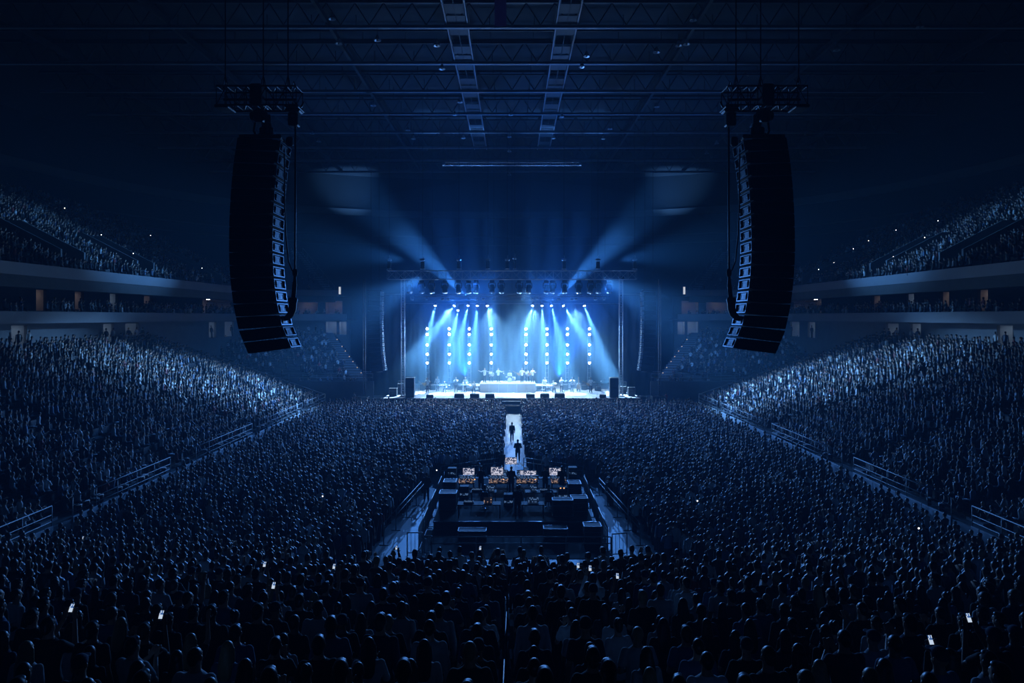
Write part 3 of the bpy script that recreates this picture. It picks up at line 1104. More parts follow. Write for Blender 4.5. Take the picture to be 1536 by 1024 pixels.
def person(loc, rz, label, pose="sides", top="black", sleeve="short", hair="short", hcol="dark", skin=0, scale=1.0, wide=1.0, seated=False, stride=0.0, group=None, trousers=0):
    d = pm(pose, seated, stride)
    b = link("person", d["body"])
    b.location = loc
    b.rotation_euler = (0, 0, rz)
    b.scale = (scale * wide, scale * wide, scale)
    slot(b, SKINS[skin])
    slot(b, M["shoe"], 1)
    tag(b, label, "person", group)
    slot(link("shirt" if sleeve == "short" else "sweater", d[sleeve], b), TOPS[top])
    slot(link("trousers", d["trousers"], b), TROUSERS[trousers])
    h = link("cap" if hair == "cap" else "hair", HM[hair], b, (0, 0, d["dz"]))
    slot(h, TOPS["navy"] if hair == "cap" else HAIRS[hcol])
    return b


def phone(loc, rz, label, tilt=0.0, w=0.078, h=0.155, group=None, torch=False):
    t = thing("phone", label, "phone", loc, rz, group)
    t.rotation_euler = (tilt, 0, rz)
    obj("phone_body", MB().cbox((0, 0, 0), (w, 0.01, h), 0.004), M["black"], t)
    obj("screen", MB().box(-w / 2 + 0.004, w / 2 - 0.004, -0.0068, -0.0056, -h / 2 + 0.006, h / 2 - 0.006), M["phone_torch"] if torch else M["phone_lit"], t)
    return t


# ---- the individuals: everyone on the first rows of the rear terrace in view
spots = []
for r, y in enumerate(REAR):
    for sx in (-1, 1):
        x = ((0.26 if sx > 0 else 0.44) if y < 15 else (0.2 if sx > 0 else 0.36)) + float(RNG.uniform(0, 0.08))
        i = 0
        while x < min(21.4, 0.80 * y + 1.0):
            i += 1
            spots.append([sx * x, y + jit(0.10), r, i, rear_z(y)])
            x += 0.60 + float(RNG.uniform(0, 0.14))
NEAR = []
REST = []
for s_ in spots:
    x, y = s_[0], s_[1]
    z1 = s_[4] + 1.76
    if abs(x) / y * 1000 > 778 or HOR + (CAMZ - z1) / y * 1000 > 1022:
        continue
    if abs(x) < 7.4 and y > 21.4:
        continue
    (NEAR if len(NEAR) < 296 else REST).append(s_)


def head_px(s_):
    x, y, z = s_[0], s_[1], s_[4] + 1.6
    return 768 + x / y * 1000, HOR + (CAMZ - z) / y * 1000


PHONES = [(387, 868), (384, 902), (223, 938), (490, 838), (943, 857), (1425, 985), (1510, 986), (868, 845), (892, 845), (68, 944)]
TORCH = [(580, 824), (723, 815), (112, 812)]
phone_at = {}
for k, (px, py) in enumerate(PHONES):
    best = min(NEAR, key=lambda q: (head_px(q)[0] + 2 - px) ** 2 + (head_px(q)[1] - py) ** 2 + (1e9 if id(q) in phone_at else 0))
    phone_at[id(best)] = k
extra = []
for px, py in TORCH:
    best = min(REST, key=lambda q: (head_px(q)[0] - px) ** 2 + (head_px(q)[1] + 4 - py) ** 2)
    REST.remove(best)
    extra.append(best)
    phone_at[id(best)] = 99

rr = random.Random(4)
TONE = {"pale grey": "pale grey", "white": "white", "mid-blue": "mid-blue", "charcoal": "charcoal", "black": "black", "navy": "navy"}
for s_ in NEAR + extra:
    x, y, r, i, z = s_
    top = rr.choices(["black", "charcoal", "navy", "mid-blue", "pale grey", "white"], [34, 22, 14, 10, 11, 9])[0]
    hair = rr.choices(["short", "cropped", "long", "shoulder", "ponytail", "bun", "cap"], [40, 22, 16, 8, 5, 3, 6])[0]
    hcol = rr.choices(["dark", "brown", "fair"], [62, 26, 12])[0]
    sl = rr.choice(["short", "short", "long"])
    pose = rr.choices(["sides", "front", "cross", "clap", "raise"], [46, 26, 16, 10, 0.8])[0]
    woman = hair in ("long", "shoulder", "ponytail", "bun")
    sc = rr.uniform(0.90, 0.98) if woman else rr.uniform(0.96, 1.06)
    wd = 0.92 if woman else rr.uniform(0.98, 1.06)
    side = "left" if x < 0 else "right"
    where = "%s %s of aisle, %s row from camera" % (nth(i), side, nth(r + 1))
    rz = math.atan2(x, 80 - y) * 2.2 + rr.uniform(-0.25, 0.25)
    held = phone_at.get(id(s_))
    hs = (HAIR_SAYS[hair] % hcol) if hair != "cap" else HAIR_SAYS[hair]
    if held is not None:
        pose = "phone"
        rz = math.atan2(x, 80 - y)
        label = "person filming with a phone, %s top, %s" % (top, where)
    elif pose == "raise":
        label = "person raising one arm, %s, %s" % (hs, where)
    elif hair == "cap":
        label = "person in a dark cap, %s %s, %s" % (top, "T-shirt" if sl == "short" else "sweater", where)
    else:
        label = "person, %s, %s %s, %s" % (hs, top, "T-shirt" if sl == "short" else "sweater", where)
    b = person((x, y, z), rz, label, pose, top, sl, hair, hcol, rr.choice([0, 0, 1, 2]), sc, wd, group="audience on the rear terrace", trousers=rr.choice([0, 1]))
    if held is not None:
        q = Matrix.Rotation(rz, 3, "Z") @ Vector((0, 0.405 * wd, 1.70))
        phone((x + q.x * sc, y + q.y * sc + 0.008, z + q.z * sc), rz, "lit phone held up by the person %s" % where, -0.5, w=0.066, h=0.125, group="phones held up on the rear terrace", torch=False)

# person in the centre aisle, and those beside the fence there
person((0.0, 60.4, 0), 0.1, "person in dark clothes walking down the pale centre aisle to the stage", "sides", "black", "long", "short", stride=0.14)
person((-0.72, 47.8, 0.0), 0.0, "person in dark clothes standing at the aisle mouth, left of the tall screen", "sides", "black", "long", "short", scale=0.98)
person((0.45, 52.0, 0.0), 0.0, "person in dark clothes standing in the aisle behind the mixing platform's tall screen", "front", "black", "long", "cropped", scale=1.0, wide=1.08)

# ---- everyone else: one mass of spectators
def tmpl(rings, n, arms, seated):
    """rings: (z, rx, ry, cy, code). code 0 skin, 1 hair, 2 top, 3 trousers."""
    vs, cs, ts = [], [], []
    for z, rx, ry, c, code in rings:
        for j in range(n):
            a = 2 * PI * (j + 0.5) / n
            vs.append((rx * math.cos(a), c + ry * math.sin(a), z))
            cs.append(0 if (code == 1 and math.sin(a) > 0.3 and z < rings[-1][0] - 0.07) else code)
    for i in range(len(rings) - 1):
        for j in range(n):
            k = (j + 1) % n
            a, b, c, d = i * n + j, i * n + k, (i + 1) * n + k, (i + 1) * n + j
            ts += [(a, b, c), (a, c, d)]
    top = len(vs)
    vs.append((0, rings[-1][3], rings[-1][0] + 0.02)); cs.append(1)
    o = (len(rings) - 1) * n
    for j in range(n):
        ts.append((o + j, o + (j + 1) % n, top))
    for pts, r, codes in arms:
        b = len(vs)
        for (p, q) in zip(pts, codes):
            for dx, dy in ((-r, -r), (r, -r), (r, r), (-r, r)):
                vs.append((p[0] + dx, p[1] + dy * 0.7, p[2] + dy * 0.7)); cs.append(q)
        m = len(pts)
        for i in range(m - 1):
            for j in range(4):
                k = (j + 1) % 4
                a, bb, c, d = b + i * 4 + j, b + i * 4 + k, b + i * 4 + 4 + k, b + i * 4 + 4 + j
                ts += [(a, bb, c), (a, c, d)]
        ts += [(b + m * 4 - 4, b + m * 4 - 3, b + m * 4 - 2), (b + m * 4 - 4, b + m * 4 - 2, b + m * 4 - 1)]
    return np.array(vs, dtype=np.float32), np.array(ts, dtype=np.int32), np.array(cs, dtype=np.int32)


STAND = [(0.0, 0.13, 0.1, 0, 3), (0.85, 0.17, 0.12, 0, 3), (0.9, 0.18, 0.125, 0, 2), (1.15, 0.165, 0.115, 0, 2), (1.36, 0.215, 0.115, 0, 2), (1.44, 0.15, 0.085, 0, 2),
         (1.48, 0.062, 0.06, 0, 0), (1.54, 0.06, 0.07, 0.01, 0), (1.6, 0.08, 0.095, 0.005, 1), (1.67, 0.083, 0.1, 0, 1), (1.735, 0.055, 0.07, -0.01, 1)]
SIT = [(0.3, 0.15, 0.12, 0.05, 3), (0.46, 0.18, 0.16, 0.05, 3), (0.6, 0.17, 0.12, 0, 2), (0.92, 0.215, 0.115, 0, 2), (1.0, 0.15, 0.085, 0, 2), (1.04, 0.062, 0.06, 0.01, 0),
       (1.1, 0.062, 0.07, 0.02, 0), (1.16, 0.08, 0.095, 0.015, 1), (1.23, 0.083, 0.1, 0.01, 1), (1.295, 0.055, 0.07, 0, 1)]


def arm2(sh, el, wr):
    out = []
    for s in (-1, 1):
        f = lambda p: (p[0] * s, p[1], p[2])
        out.append(([f(sh), f(el), f(wr)], 0.042, (2, 2, 0)))
    return out


def legs():
    return [([(s * 0.1, 0.05, 0.42), (s * 0.12, 0.45, 0.42), (s * 0.12, 0.47, 0.05)], 0.075, (3, 3, 3)) for s in (-1, 1)]


T_STAND = [tmpl(STAND, 7, arm2((0.2, 0, 1.38), (0.25, -0.02, 1.12), (0.24, 0.06, 0.85)), False),
           tmpl(STAND, 7, arm2((0.2, 0, 1.38), (0.25, 0.08, 1.15), (0.06, 0.3, 1.28)), False),
           tmpl(STAND, 7, arm2((0.2, 0, 1.38), (0.24, 0.16, 1.26), (0.1, 0.3, 1.58)), False)]
T_SIT = [tmpl(SIT, 6, legs(), True), tmpl(SIT, 6, arm2((0.2, 0, 0.94), (0.24, 0.1, 0.7), (0.05, 0.32, 0.88))[:2], True),
         tmpl(SIT, 6, arm2((0.2, 0, 0.94), (0.26, 0.14, 0.76), (0.12, 0.3, 1.06)), True)]

HAIRC = np.array([(0.012, 0.010, 0.009), (0.03, 0.02, 0.012), (0.10, 0.06, 0.03), (0.30, 0.22, 0.12)])
SKINC = np.array([(0.55, 0.34, 0.24), (0.48, 0.28, 0.19), (0.25, 0.13, 0.08)])
TOPC = np.array([(0.012, 0.012, 0.014), (0.035, 0.036, 0.04), (0.02, 0.03, 0.07), (0.10, 0.15, 0.25), (0.34, 0.36, 0.38), (0.70, 0.71, 0.73), (0.30, 0.05, 0.05)])
TROC = np.array([(0.012, 0.012, 0.014), (0.02, 0.025, 0.045)])

people_in = []          # (x, y, z, rz, scale, template)
for s_ in REST:
    people_in.append((s_[0], s_[1], s_[4], math.atan2(s_[0], 80 - s_[1]) * 1.6 + jit(0.3), RNG.uniform(0.92, 1.05), T_STAND[RNG.choice(3, p=[0.72, 0.2, 0.08])]))
y = 30.2
while y < 78.6:
    x = -21.3
    sp = 0.58
    while x < 21.4:
        ok = True
        ax = abs(x)
        if y < 46.5 and ax < 6.7 - max(0, (y - 33) * 0.11):
            ok = False
        if 46 <= y and ax < (0.95 if y < 74 else 1.2):
            ok = False
        if 44.5 < y <= 49.4 and ax < 5.3 - max(0, (y - 45.0) * 1.45):
            ok = False
        if ok and RNG.random() < 0.95:
            people_in.append((x + jit(0.13), y + jit(0.14), rear_z(y) if ax > 7.3 else 0.0 if y > 29.8 else rear_z(y), math.atan2(x, 84 - y) + jit(0.3), RNG.uniform(0.9, 1.06), T_STAND[RNG.choice(3, p=[0.74, 0.17, 0.09])]))
        x += sp
    y += 0.70
for x, y, z, f in SEATED:
    rz = math.atan2(x, 76 - y) if abs(x) > 20 and y < 80 else math.atan2(x, 70 - y) if y > 85 else 0
    rz = max(-2.4, min(2.4, rz)) + jit(0.25)
    people_in.append((x, y, z, rz, RNG.uniform(0.92, 1.06), T_SIT[RNG.choice(3, p=[0.45, 0.4, 0.15])]))
for x, y, z, f in STANDING:
    people_in.append((x, y, z, -f * 0.8, RNG.uniform(0.95, 1.05), T_STAND[0]))

order = {}
for p in people_in:
    order.setdefault(id(p[5]), []).append(p)
VV, TT, CC = [], [], []
base = 0
for k, ps in order.items():
    T, F, C = ps[0][5]
    n = len(ps)
    P = np.array([q[:5] for q in ps], dtype=np.float32)
    c, s_ = np.cos(P[:, 3]), np.sin(P[:, 3])
    sc = P[:, 4]
    wide = RNG.uniform(0.92, 1.08, n).astype(np.float32)
    X = T[None, :, 0] * (sc * wide)[:, None]
    Y = T[None, :, 1] * (sc * wide)[:, None]
    Z = T[None, :, 2] * sc[:, None]
    X = X + Z * RNG.uniform(-0.10, 0.10, n).astype(np.float32)[:, None]
    Y = Y + Z * RNG.uniform(-0.06, 0.14, n).astype(np.float32)[:, None]
    V = np.stack([X * c[:, None] - Y * s_[:, None] + P[:, 0:1], X * s_[:, None] + Y * c[:, None] + P[:, 1:2], Z + P[:, 2:3]], axis=2)
    VV.append(V.reshape(-1, 3))
    TT.append((F[None] + (np.arange(n) * len(T))[:, None, None] + base).reshape(-1, 3))
    base += n * len(T)
    cols = np.stack([SKINC[RNG.choice(3, n, p=[0.55, 0.3, 0.15])], HAIRC[RNG.choice(4, n, p=[0.55, 0.25, 0.13, 0.07])],
                     TOPC[RNG.choice(7, n, p=[0.34, 0.2, 0.12, 0.1, 0.1, 0.12, 0.02])], TROC[RNG.choice(2, n)]], axis=1)
    CC.append(cols[:, C, :].reshape(-1, 3))
VV, TT, CC = np.concatenate(VV), np.concatenate(TT), np.concatenate(CC)
me = bpy.data.meshes.new("crowd")
me.vertices.add(len(VV))
me.vertices.foreach_set("co", VV.astype(np.float32).ravel())
me.loops.add(len(TT) * 3)
me.loops.foreach_set("vertex_index", TT.astype(np.int32).ravel())
me.polygons.add(len(TT))
me.polygons.foreach_set("loop_start", np.arange(len(TT), dtype=np.int32) * 3)
me.update(calc_edges=True)
at_ = me.attributes.new("clothing", "FLOAT_COLOR", "POINT")
at_.data.foreach_set("color", np.concatenate([CC, np.ones((len(CC), 1))], axis=1).astype(np.float32).ravel())
cm = bpy.data.materials.new("crowd_clothes")
cm.use_nodes = True
an = cm.node_tree.nodes.new("ShaderNodeAttribute")
an.attribute_name = "clothing"
cb = cm.node_tree.nodes["Principled BSDF"]
cb.inputs["Roughness"].default_value = 0.42
cm.node_tree.links.new(an.outputs["Color"], cb.inputs["Base Color"])
me.materials.append(cm)
tag(link("crowd", me), "packed audience filling the arena floor and both tiers of side stands", "crowd", kind="stuff")
print("CROWD", len(people_in), len(VV), len(NEAR), len(REST))
# ------------------------------------------------------------------ the two big side-hung loudspeaker arrays
def big_array(sx):
    side = "left" if sx < 0 else "right"
    Y0 = 23.45                     # near face
    W = 1.15                       # cabinet width along Y
    S = Y0 / 1000.0
    prof = [(388.7, 207), (382.5, 248), (379, 285), (377, 320), (376, 350), (376, 383), (378.2, 421), (383, 459), (390.5, 492), (405, 527)]
    pts = [Vector(((768 - px) * S, 0, CAMZ + (HOR - py) * S)) for px, py in prof]      # x measured outwards, mirrored below
    # even steps along the curve
    seg = [0.0]
    for a, b in zip(pts, pts[1:]):
        seg.append(seg[-1] + (b - a).length)
    n = 17

    def along(d):
        for i in range(len(pts) - 1):
            if d <= seg[i + 1] + 1e-6:
                return pts[i].lerp(pts[i + 1], (d - seg[i]) / (seg[i + 1] - seg[i]))
        return pts[-1].copy()
    base = along(0)
    origin = Vector((sx * base.x, Y0, base.z))
    t = thing("hanging_line_array", "tall black curved loudspeaker array hanging on the %s side, nearer than the stage" % side, "loudspeaker", origin, group="side-hung loudspeaker arrays")
    h = seg[-1] / n
    depth = 1.52
    for i in range(n):
        c0, c1 = along(h * i), along(h * (i + 1))
        c = (c0 + c1) / 2
        d = ((c0 - c1).normalized() * 1.0).normalized()          # up along the stack
        ux = (Vector((d.z, 0, -d.x)) * 0.3 + Vector((1, 0, 0)) * 0.7).normalized()   # outwards
        L = lambda u, y, v: ((sx * (c.x + ux.x * u + d.x * v)) - origin.x, y, c.z + ux.z * u + d.z * v - origin.z)

        def prism(mb, quad, y0, y1):
            r0 = [L(u, y0, v) for u, v in quad]
            r1 = [L(u, y1, v) for u, v in quad]
            return mb.loft([r0, r1])
        g = 0.016
        f, k = h / 2 + 0.004, h / 2 - 0.03
        hd = depth / 2
        mb = prism(MB(), [(hd, -f + g), (hd, f - g), (0.1, h / 2 - g), (-hd + 0.13, k), (-hd + 0.05, k - 0.05), (-hd + 0.05, -k + 0.05), (-hd + 0.13, -k), (0.1, -h / 2 + g)], 0, W)
        cab = obj("speaker_cabinet", mb, M["black"], t)
        # grille on the firing side
        obj("grille", prism(MB(), [(hd + 0.025, -f + 0.05), (hd + 0.025, f - 0.05), (hd, f - 0.04), (hd, -f + 0.04)], 0.05, W - 0.05), M["grille"], cab)
        # worn steel frame, amplifier panel and handles at the rear
        mb = MB()
        z0, z1 = -k + 0.02, k - 0.02
        for y0, y1 in ((0.0, 0.05), (W - 0.05, W)):
            prism(mb, [(-hd - 0.01, z0), (-hd - 0.01, z1), (-hd + 0.06, z1), (-hd + 0.06, z0)], y0, y1)
        for a, b in ((z0, z0 + 0.035), (z1 - 0.035, z1)):
            prism(mb, [(-hd - 0.01, a), (-hd - 0.01, b), (-hd + 0.06, b), (-hd + 0.06, a)], 0.05, W - 0.05)
        obj("rear_frame", mb, M["rig_plate"], cab)
        mb = prism(MB(), [(-hd + 0.02, z0 + 0.06), (-hd + 0.02, z1 - 0.06), (-hd + 0.06, z1 - 0.06), (-hd + 0.06, z0 + 0.06)], 0.3, W - 0.3)
        obj("amplifier_panel", mb, M["desk"], cab)
        for y in (0.16, W - 0.16):
            obj("carry_handle", MB().tube([L(-hd + 0.05, y, -0.09), L(-hd - 0.03, y, -0.06), L(-hd - 0.03, y, 0.06), L(-hd + 0.05, y, 0.09)], 0.014), M["rig_plate"], cab, True)
        for y in (-0.012, W + 0.012):
            mb = prism(MB(), [(-hd + 0.14, -0.03), (-hd + 0.14, 0.03), (hd - 0.1, 0.03), (hd - 0.1, -0.03)], y - 0.012, y + 0.012)
            obj("rigging_strap", mb, M["black_metal"], cab)
    # flying frame on top
    mb = MB()
    for y in (0.12, W - 0.12):
        mb.cbox((0, y, 0.09), (1.5, 0.1, 0.13), 0.02)
    for x in (-0.6, 0, 0.6):
        mb.cbox((x, W / 2, 0.1), (0.1, W - 0.1, 0.1), 0.02)
    obj("flying_frame", mb, M["black_metal"], t)
    mb = MB()
    mb.cbox((-sx * 0.05, W / 2, 0.35), (0.5, 0.14, 0.42), 0.05)
    mb.cbox((-sx * 0.1, W / 2, 0.75), (0.22, 0.12, 0.5), 0.04)
    obj("pick_bracket", mb, M["black_metal"], t)
    # rear lug at the top corner
    obj("cable_lug", MB().cbox((-sx * 0.98, 0.3, -0.05), (0.24, 0.2, 0.34), 0.05), M["black_metal"], t)

    # truss above it
    zt, zb = CAMZ + (HOR - 134) * 0.024, CAMZ + (HOR - 162) * 0.024
    xo, xi = (768 - 331) * 0.024, (768 - 449) * 0.024
    zm = (zt + zb) / 2
    cx = sx * (xo + xi) / 2
    tr = thing("hanging_truss", "short black box truss carrying the %s hanging loudspeaker array" % side, "truss", (cx, 24.0, zm))
    L = (xo - xi) / 2
    obj("lattice_frame", truss_mb(MB(), (-L, 0, 0), (L, 0, 0), 0.72, zt - zb, 0.34, 0.034, 0.016), M["black_metal"], tr)
    obj("main_beam", MB().cbox((0, 0, -0.04), (2 * L - 0.2, 0.09, 0.09), 0.02), M["black_metal"], tr)
    for s_ in (-1, 1):
        obj("end_plate", MB().cbox((s_ * (L - 0.17), 0, -(zt - zb) / 2 - 0.02), (0.5, 0.76, 0.12), 0.03), M["black_metal"], tr)
        obj("shackle", MB().tube([(s_ * (L - 0.2) - 0.1, 0, (zt - zb) / 2), (s_ * (L - 0.2), 0, (zt - zb) / 2 + 0.28), (s_ * (L - 0.2) + 0.1, 0, (zt - zb) / 2)], 0.03), M["black_metal"], tr, True)
    ux = sx * (768 - 389) * 0.024 - cx
    obj("centre_plate", MB().cbox((ux, 0, 0.06), (0.42, 0.8, zt - zb + 0.06), 0.04), M["black_metal"], tr)
    # chain hoist between truss and array
    hx = sx * (768 - 389) * 0.024
    ho = thing("chain_hoist", "black chain hoist between the %s truss and its loudspeaker array" % side, "hoist", (hx, 24.0, zb - 0.02))
    obj("motor_body", MB().cbox((0, 0, -0.26), (0.4, 0.4, 0.5), 0.09), M["black_metal"], ho)
    obj("motor_end", MB().lathe([(0.1, -0.32), (0.17, -0.28), (0.17, 0.26), (0.1, 0.3)], 14, (0, 0, -0.26), Matrix.Rotation(PI / 2, 3, "Y")), M["black_metal"], ho, True)
    for x in (-0.15, 0.12):
        obj("chain", MB().tube([(x, 0, -0.5), (x * 1.3, 0, -0.8), (x * 0.7, 0, -1.0)], 0.045), M["black_metal"], ho, True)
    obj("chain_bag", MB().lathe([(0.07, -1.16), (0.15, -1.1), (0.17, -0.8), (0.14, -0.56), (0.1, -0.5)], 12, (sx * -0.3, 0, 0)), M["black"], ho, True)
    obj("hook", MB().tube([(0, 0, -0.9), (0.1, 0, -1.0), (0.06, 0, -1.12), (-0.06, 0, -1.1)], 0.05), M["black_metal"], ho, True)
    # hoist motor at the inner end of the truss
    mx, mz = sx * (768 - 441) * 0.024, CAMZ + (HOR - 190) * 0.024
    hm = thing("motor_box", "black motor box under the inner end of the %s truss" % side, "hoist", (mx, 24.0, mz))
    obj("motor_case", MB().cbox((0, 0, 0.24), (0.36, 0.36, 0.48), 0.04), M["black_metal"], hm)
    obj("clamp_plate", MB().cbox((0, 0, 0.56), (0.54, 0.5, 0.14), 0.05), M["black_metal"], hm)
    obj("hook_arm", MB().tube([(sx * -0.18, 0, 0.6), (sx * -0.3, 0, 0.78), (sx * -0.34, 0, 0.9)], 0.035), M["black_metal"], hm, True)
    obj("window_frame", MB().cbox((0.02, -0.185, 0.34), (0.12, 0.02, 0.08), 0.008), M["rig_plate"], hm)
    # steel ropes to the roof
    for n_, (px, top) in enumerate(((338, 36.1), (395, 38.4), (432, 36.1))):
        x = sx * (768 - px) * 0.024
        r = thing("hanging_wire_rope", "thin steel rope from the roof to the %s truss, %s from its outer end" % (side, nth(n_ + 1)), "rope", (x, 24.0, zt), group="ropes that carry the side trusses")
        obj("rope", MB().cyl((0, 0, 0.1), (0, 0, 38.4 - zt), 0.022), M["rubber"], r)
        obj("shackle", MB().tube([(-0.09, 0, 0.02), (-0.05, 0, 0.3), (0, 0, 0.55), (0.05, 0, 0.3), (0.09, 0, 0.02)], 0.02), M["black_metal"], r, True)
    # signal cables: a straight drop with a clamp, a slack one, and the thick sleeve into the array
    at2 = lambda px, py, Y=24.0: Vector((sx * (768 - px) * Y / 1000, Y, CAMZ + (HOR - py) * Y / 1000))
    c = thing("hanging_cable", "straight black cable dropping beside the %s array into a thick curved sleeve" % side, "cable", at2(443, 190))
    o = at2(443, 190)
    obj("cable_drop", MB().tube([at2(443, 190) - o, at2(443, 300) - o, at2(442.5, 405) - o], 0.035), M["rubber"], c, True)
    obj("clamp", MB().ell(at2(442.5, 409) - o, (0.1, 0.1, 0.16)), M["rubber"], c, True)
    for dx in (-2.2, 0, 2.0):
        obj("cable_strand", MB().tube([at2(442.5, 409) - o, at2(442 + dx, 428) - o, at2(440 + dx, 448) - o], 0.03), M["rubber"], c, True)
    obj("sleeve", MB().tube([at2(439.5, 446) - o, at2(439.5, 449) - o, at2(439, 455) - o, at2(438.5, 464) - o, at2(436, 471) - o, at2(431.5, 476) - o, at2(426, 478) - o],
                            [0.13, 0.17, 0.14, 0.14, 0.125, 0.11, 0.09], 10), M["rubber"], c, True)
    c2 = thing("hanging_cable", "slack black cable sagging from the %s array's top corner to the cable clamp" % side, "cable", at2(426, 210))
    o = at2(426, 210)
    P = [(426, 210), (427, 260), (427, 310), (429, 355), (433, 392), (438, 405), (442, 408)]
    obj("cable", MB().tube([at2(*p) - o for p in P], 0.026), M["rubber"], c2, True)


big_array(-1)
big_array(1)


# ------------------------------------------------------------------ stage
DECK = 1.54
st = thing("stage", "wide pale stage deck with a dark front skirt at the far end of the floor", "stage", (0, 80, 0))
mb = MB()
mb.cbox((0, 9, DECK - 0.06), (31, 18, 0.12), 0.02)
obj("deck", mb, M["stage"], st)
mb = MB()
rings = []
for i in range(125):
    x = -15.4 + i * 0.2484
    yy = 0.06 + 0.05 * math.sin(i * 1.9)
    rings.append([(x, yy, 0), (x, yy + 0.05, 0), (x, yy + 0.05, DECK - 0.12), (x, yy, DECK - 0.12)])
obj("skirt", mb.loft(rings), M["skirt"], st)
obj("front_edge", MB().cbox((0, -0.01, DECK - 0.06), (31.02, 0.05, 0.13), 0.01), M["alu"], st)
# front steps and barrier platform at the aisle
sp = thing("stage_steps", "dark block with pale treads at the stage front, at the head of the centre aisle", "steps", (-0.05, 78.4, 0))
obj("step_box", MB().cbox((0, 0.7, 0.42), (1.9, 1.5, 0.84), 0.02), M["skirt"], sp)
for i, (z, y) in enumerate(((1.24, 1.1), (0.87, 0.6))):
    obj("tread", MB().cbox((0, y, z), (2.3, 0.5, 0.05), 0.015), M["alu"], sp)
obj("step_post", MB().cbox((0, 1.15, 1.0), (1.9, 0.3, 0.46), 0.02), M["skirt"], sp)
# riser
rs = thing("drum_riser", "grey panelled riser in the middle of the stage under the drummers", "riser", (-0.55, 87.9, DECK))
obj("riser_top", MB().cbox((0, 0, 1.12), (7.2, 3.8, 0.1), 0.02), M["stage"], rs)
for i in range(6):
    obj("front_panel", MB().cbox((-3.0 + 1.2 * i, -1.86, 0.535), (1.185, 0.06, 1.07), 0.01), M["riser"], rs)
for s_ in (-1, 1):
    obj("side_panel", MB().cbox((s_ * 3.57, 0, 0.535), (0.06, 3.7, 1.07), 0.01), M["riser"], rs)
for s_, side in ((-1, "left"), (1, "right")):
    lr = thing("low_riser", "low pale platform stepping down beside the drum riser, %s of it" % side, "riser", (-0.55 + s_ * 4.7, 88.4, DECK))
    obj("riser_top", MB().cbox((0, 0, 0.72), (2.1, 2.6, 0.09), 0.02), M["stage"], lr)
    for dx in (-0.98, 0.98):
        for dy in (-1.2, 1.2):
            obj("leg", MB().cyl((dx, dy, 0), (dx, dy, 0.7), 0.04), M["alu"], lr)
# backdrop and wings of curtain
for nm, x0, x1, y, z0, z1, lab in (("stage_curtain", -17, 17, 98.35, 0, 13.2, "wide black curtain hung across the back of the stage"),
                                   ("stage_curtain", -20.4, -15.6, 96.0, 0, 14.5, "black side curtain left of the stage behind the tall loudspeaker array"),
                                   ("stage_curtain", 15.6, 20.4, 96.0, 0, 14.5, "black side curtain right of the stage behind the tall loudspeaker array")):
    mb = MB()
    rings = []
    n = int((x1 - x0) / 0.22)
    for i in range(n + 1):
        x = x0 + (x1 - x0) * i / n
        yy = 0.16 * math.sin(i * 1.15) + 0.05 * math.sin(i * 0.37)
        rings.append([(x, yy, z0), (x, yy + 0.03, z0), (x, yy + 0.03, z1), (x, yy, z1)])
    t = thing(nm, lab, "curtain", (0, y, 0))
    obj("cloth", mb.loft(rings), M["curtain"], t, True)
    obj("pipe", MB().cyl((x0, 0, z1 + 0.05), (x1, 0, z1 + 0.05), 0.04), M["alu"], t)

# main truss
TZ0, TZ1 = CAMZ + (HOR - 419) * 0.079, CAMZ + (HOR - 406) * 0.079
zc = (TZ0 + TZ1) / 2
mt = thing("front_truss", "long steel lighting truss spanning the stage front, with lamps hung under it", "truss", (0, 79, zc))
obj("lattice_frame", truss_mb(MB(), (-14.7, 0, 0), (14.7, 0, 0), 0.9, TZ1 - TZ0, 0.98, 0.045, 0.024), M["alu"], mt)
# tower trusses
for s_, side in ((-1, "left"), (1, "right")):
    t = thing("truss_tower", "tall upright steel truss tower at the %s end of the stage front" % side, "truss", (s_ * 13.35, 81.6, DECK))
    obj("lattice_frame", truss_mb(MB(), (0, 0, 0.1), (0, 0, 14.4), 0.42, 0.42, 0.62, 0.04, 0.022, up=(0, 1, 0)), M["alu"], t)
    obj("base_plate", MB().cbox((0, 0, 0.05), (0.8, 0.8, 0.1), 0.02), M["alu"], t)
    obj("head_block", MB().cbox((0, 0, 14.5), (0.6, 0.9, 0.35), 0.04), M["black_metal"], t)
# chain motors on the main truss
for n_, px in enumerate((584, 634, 688.5, 732, 761, 772, 846, 897, 952)):
    x = (px - 768) * 0.079
    t = thing("truss_motor", "chain motor standing on the stage front truss, %s from its left end" % nth(n_ + 1), "hoist", (x, 79, TZ1 + 0.03), group="chain motors on the front truss")
    t.scale = (1.4, 1.4, 1.5) if abs(px - 767) > 5 else (1.0, 1.4, 1.7)
    obj("motor_body", MB().cbox((0, 0, 0.42), (0.3, 0.34, 0.62), 0.06), M["rig_plate"], t)
    obj("motor_cap", MB().cbox((0, 0, 0.86), (0.4, 0.3, 0.16), 0.04), M["alu"], t)
    obj("hook", MB().tube([(0, 0, 0.94), (0.06, 0, 1.08), (0, 0, 1.2)], 0.03), M["alu"], t)
    obj("chain", MB().cyl((0, 0, 1.2), (0, 0, (38.4 - TZ1) / t.scale.z), 0.016, n=5), M["black_metal"], t)
    obj("lower_clamp", MB().tube([(-0.2, 0, 0.0), (-0.2, 0, 0.12), (0.2, 0, 0.12), (0.2, 0, 0.0)], 0.03), M["alu"], t)
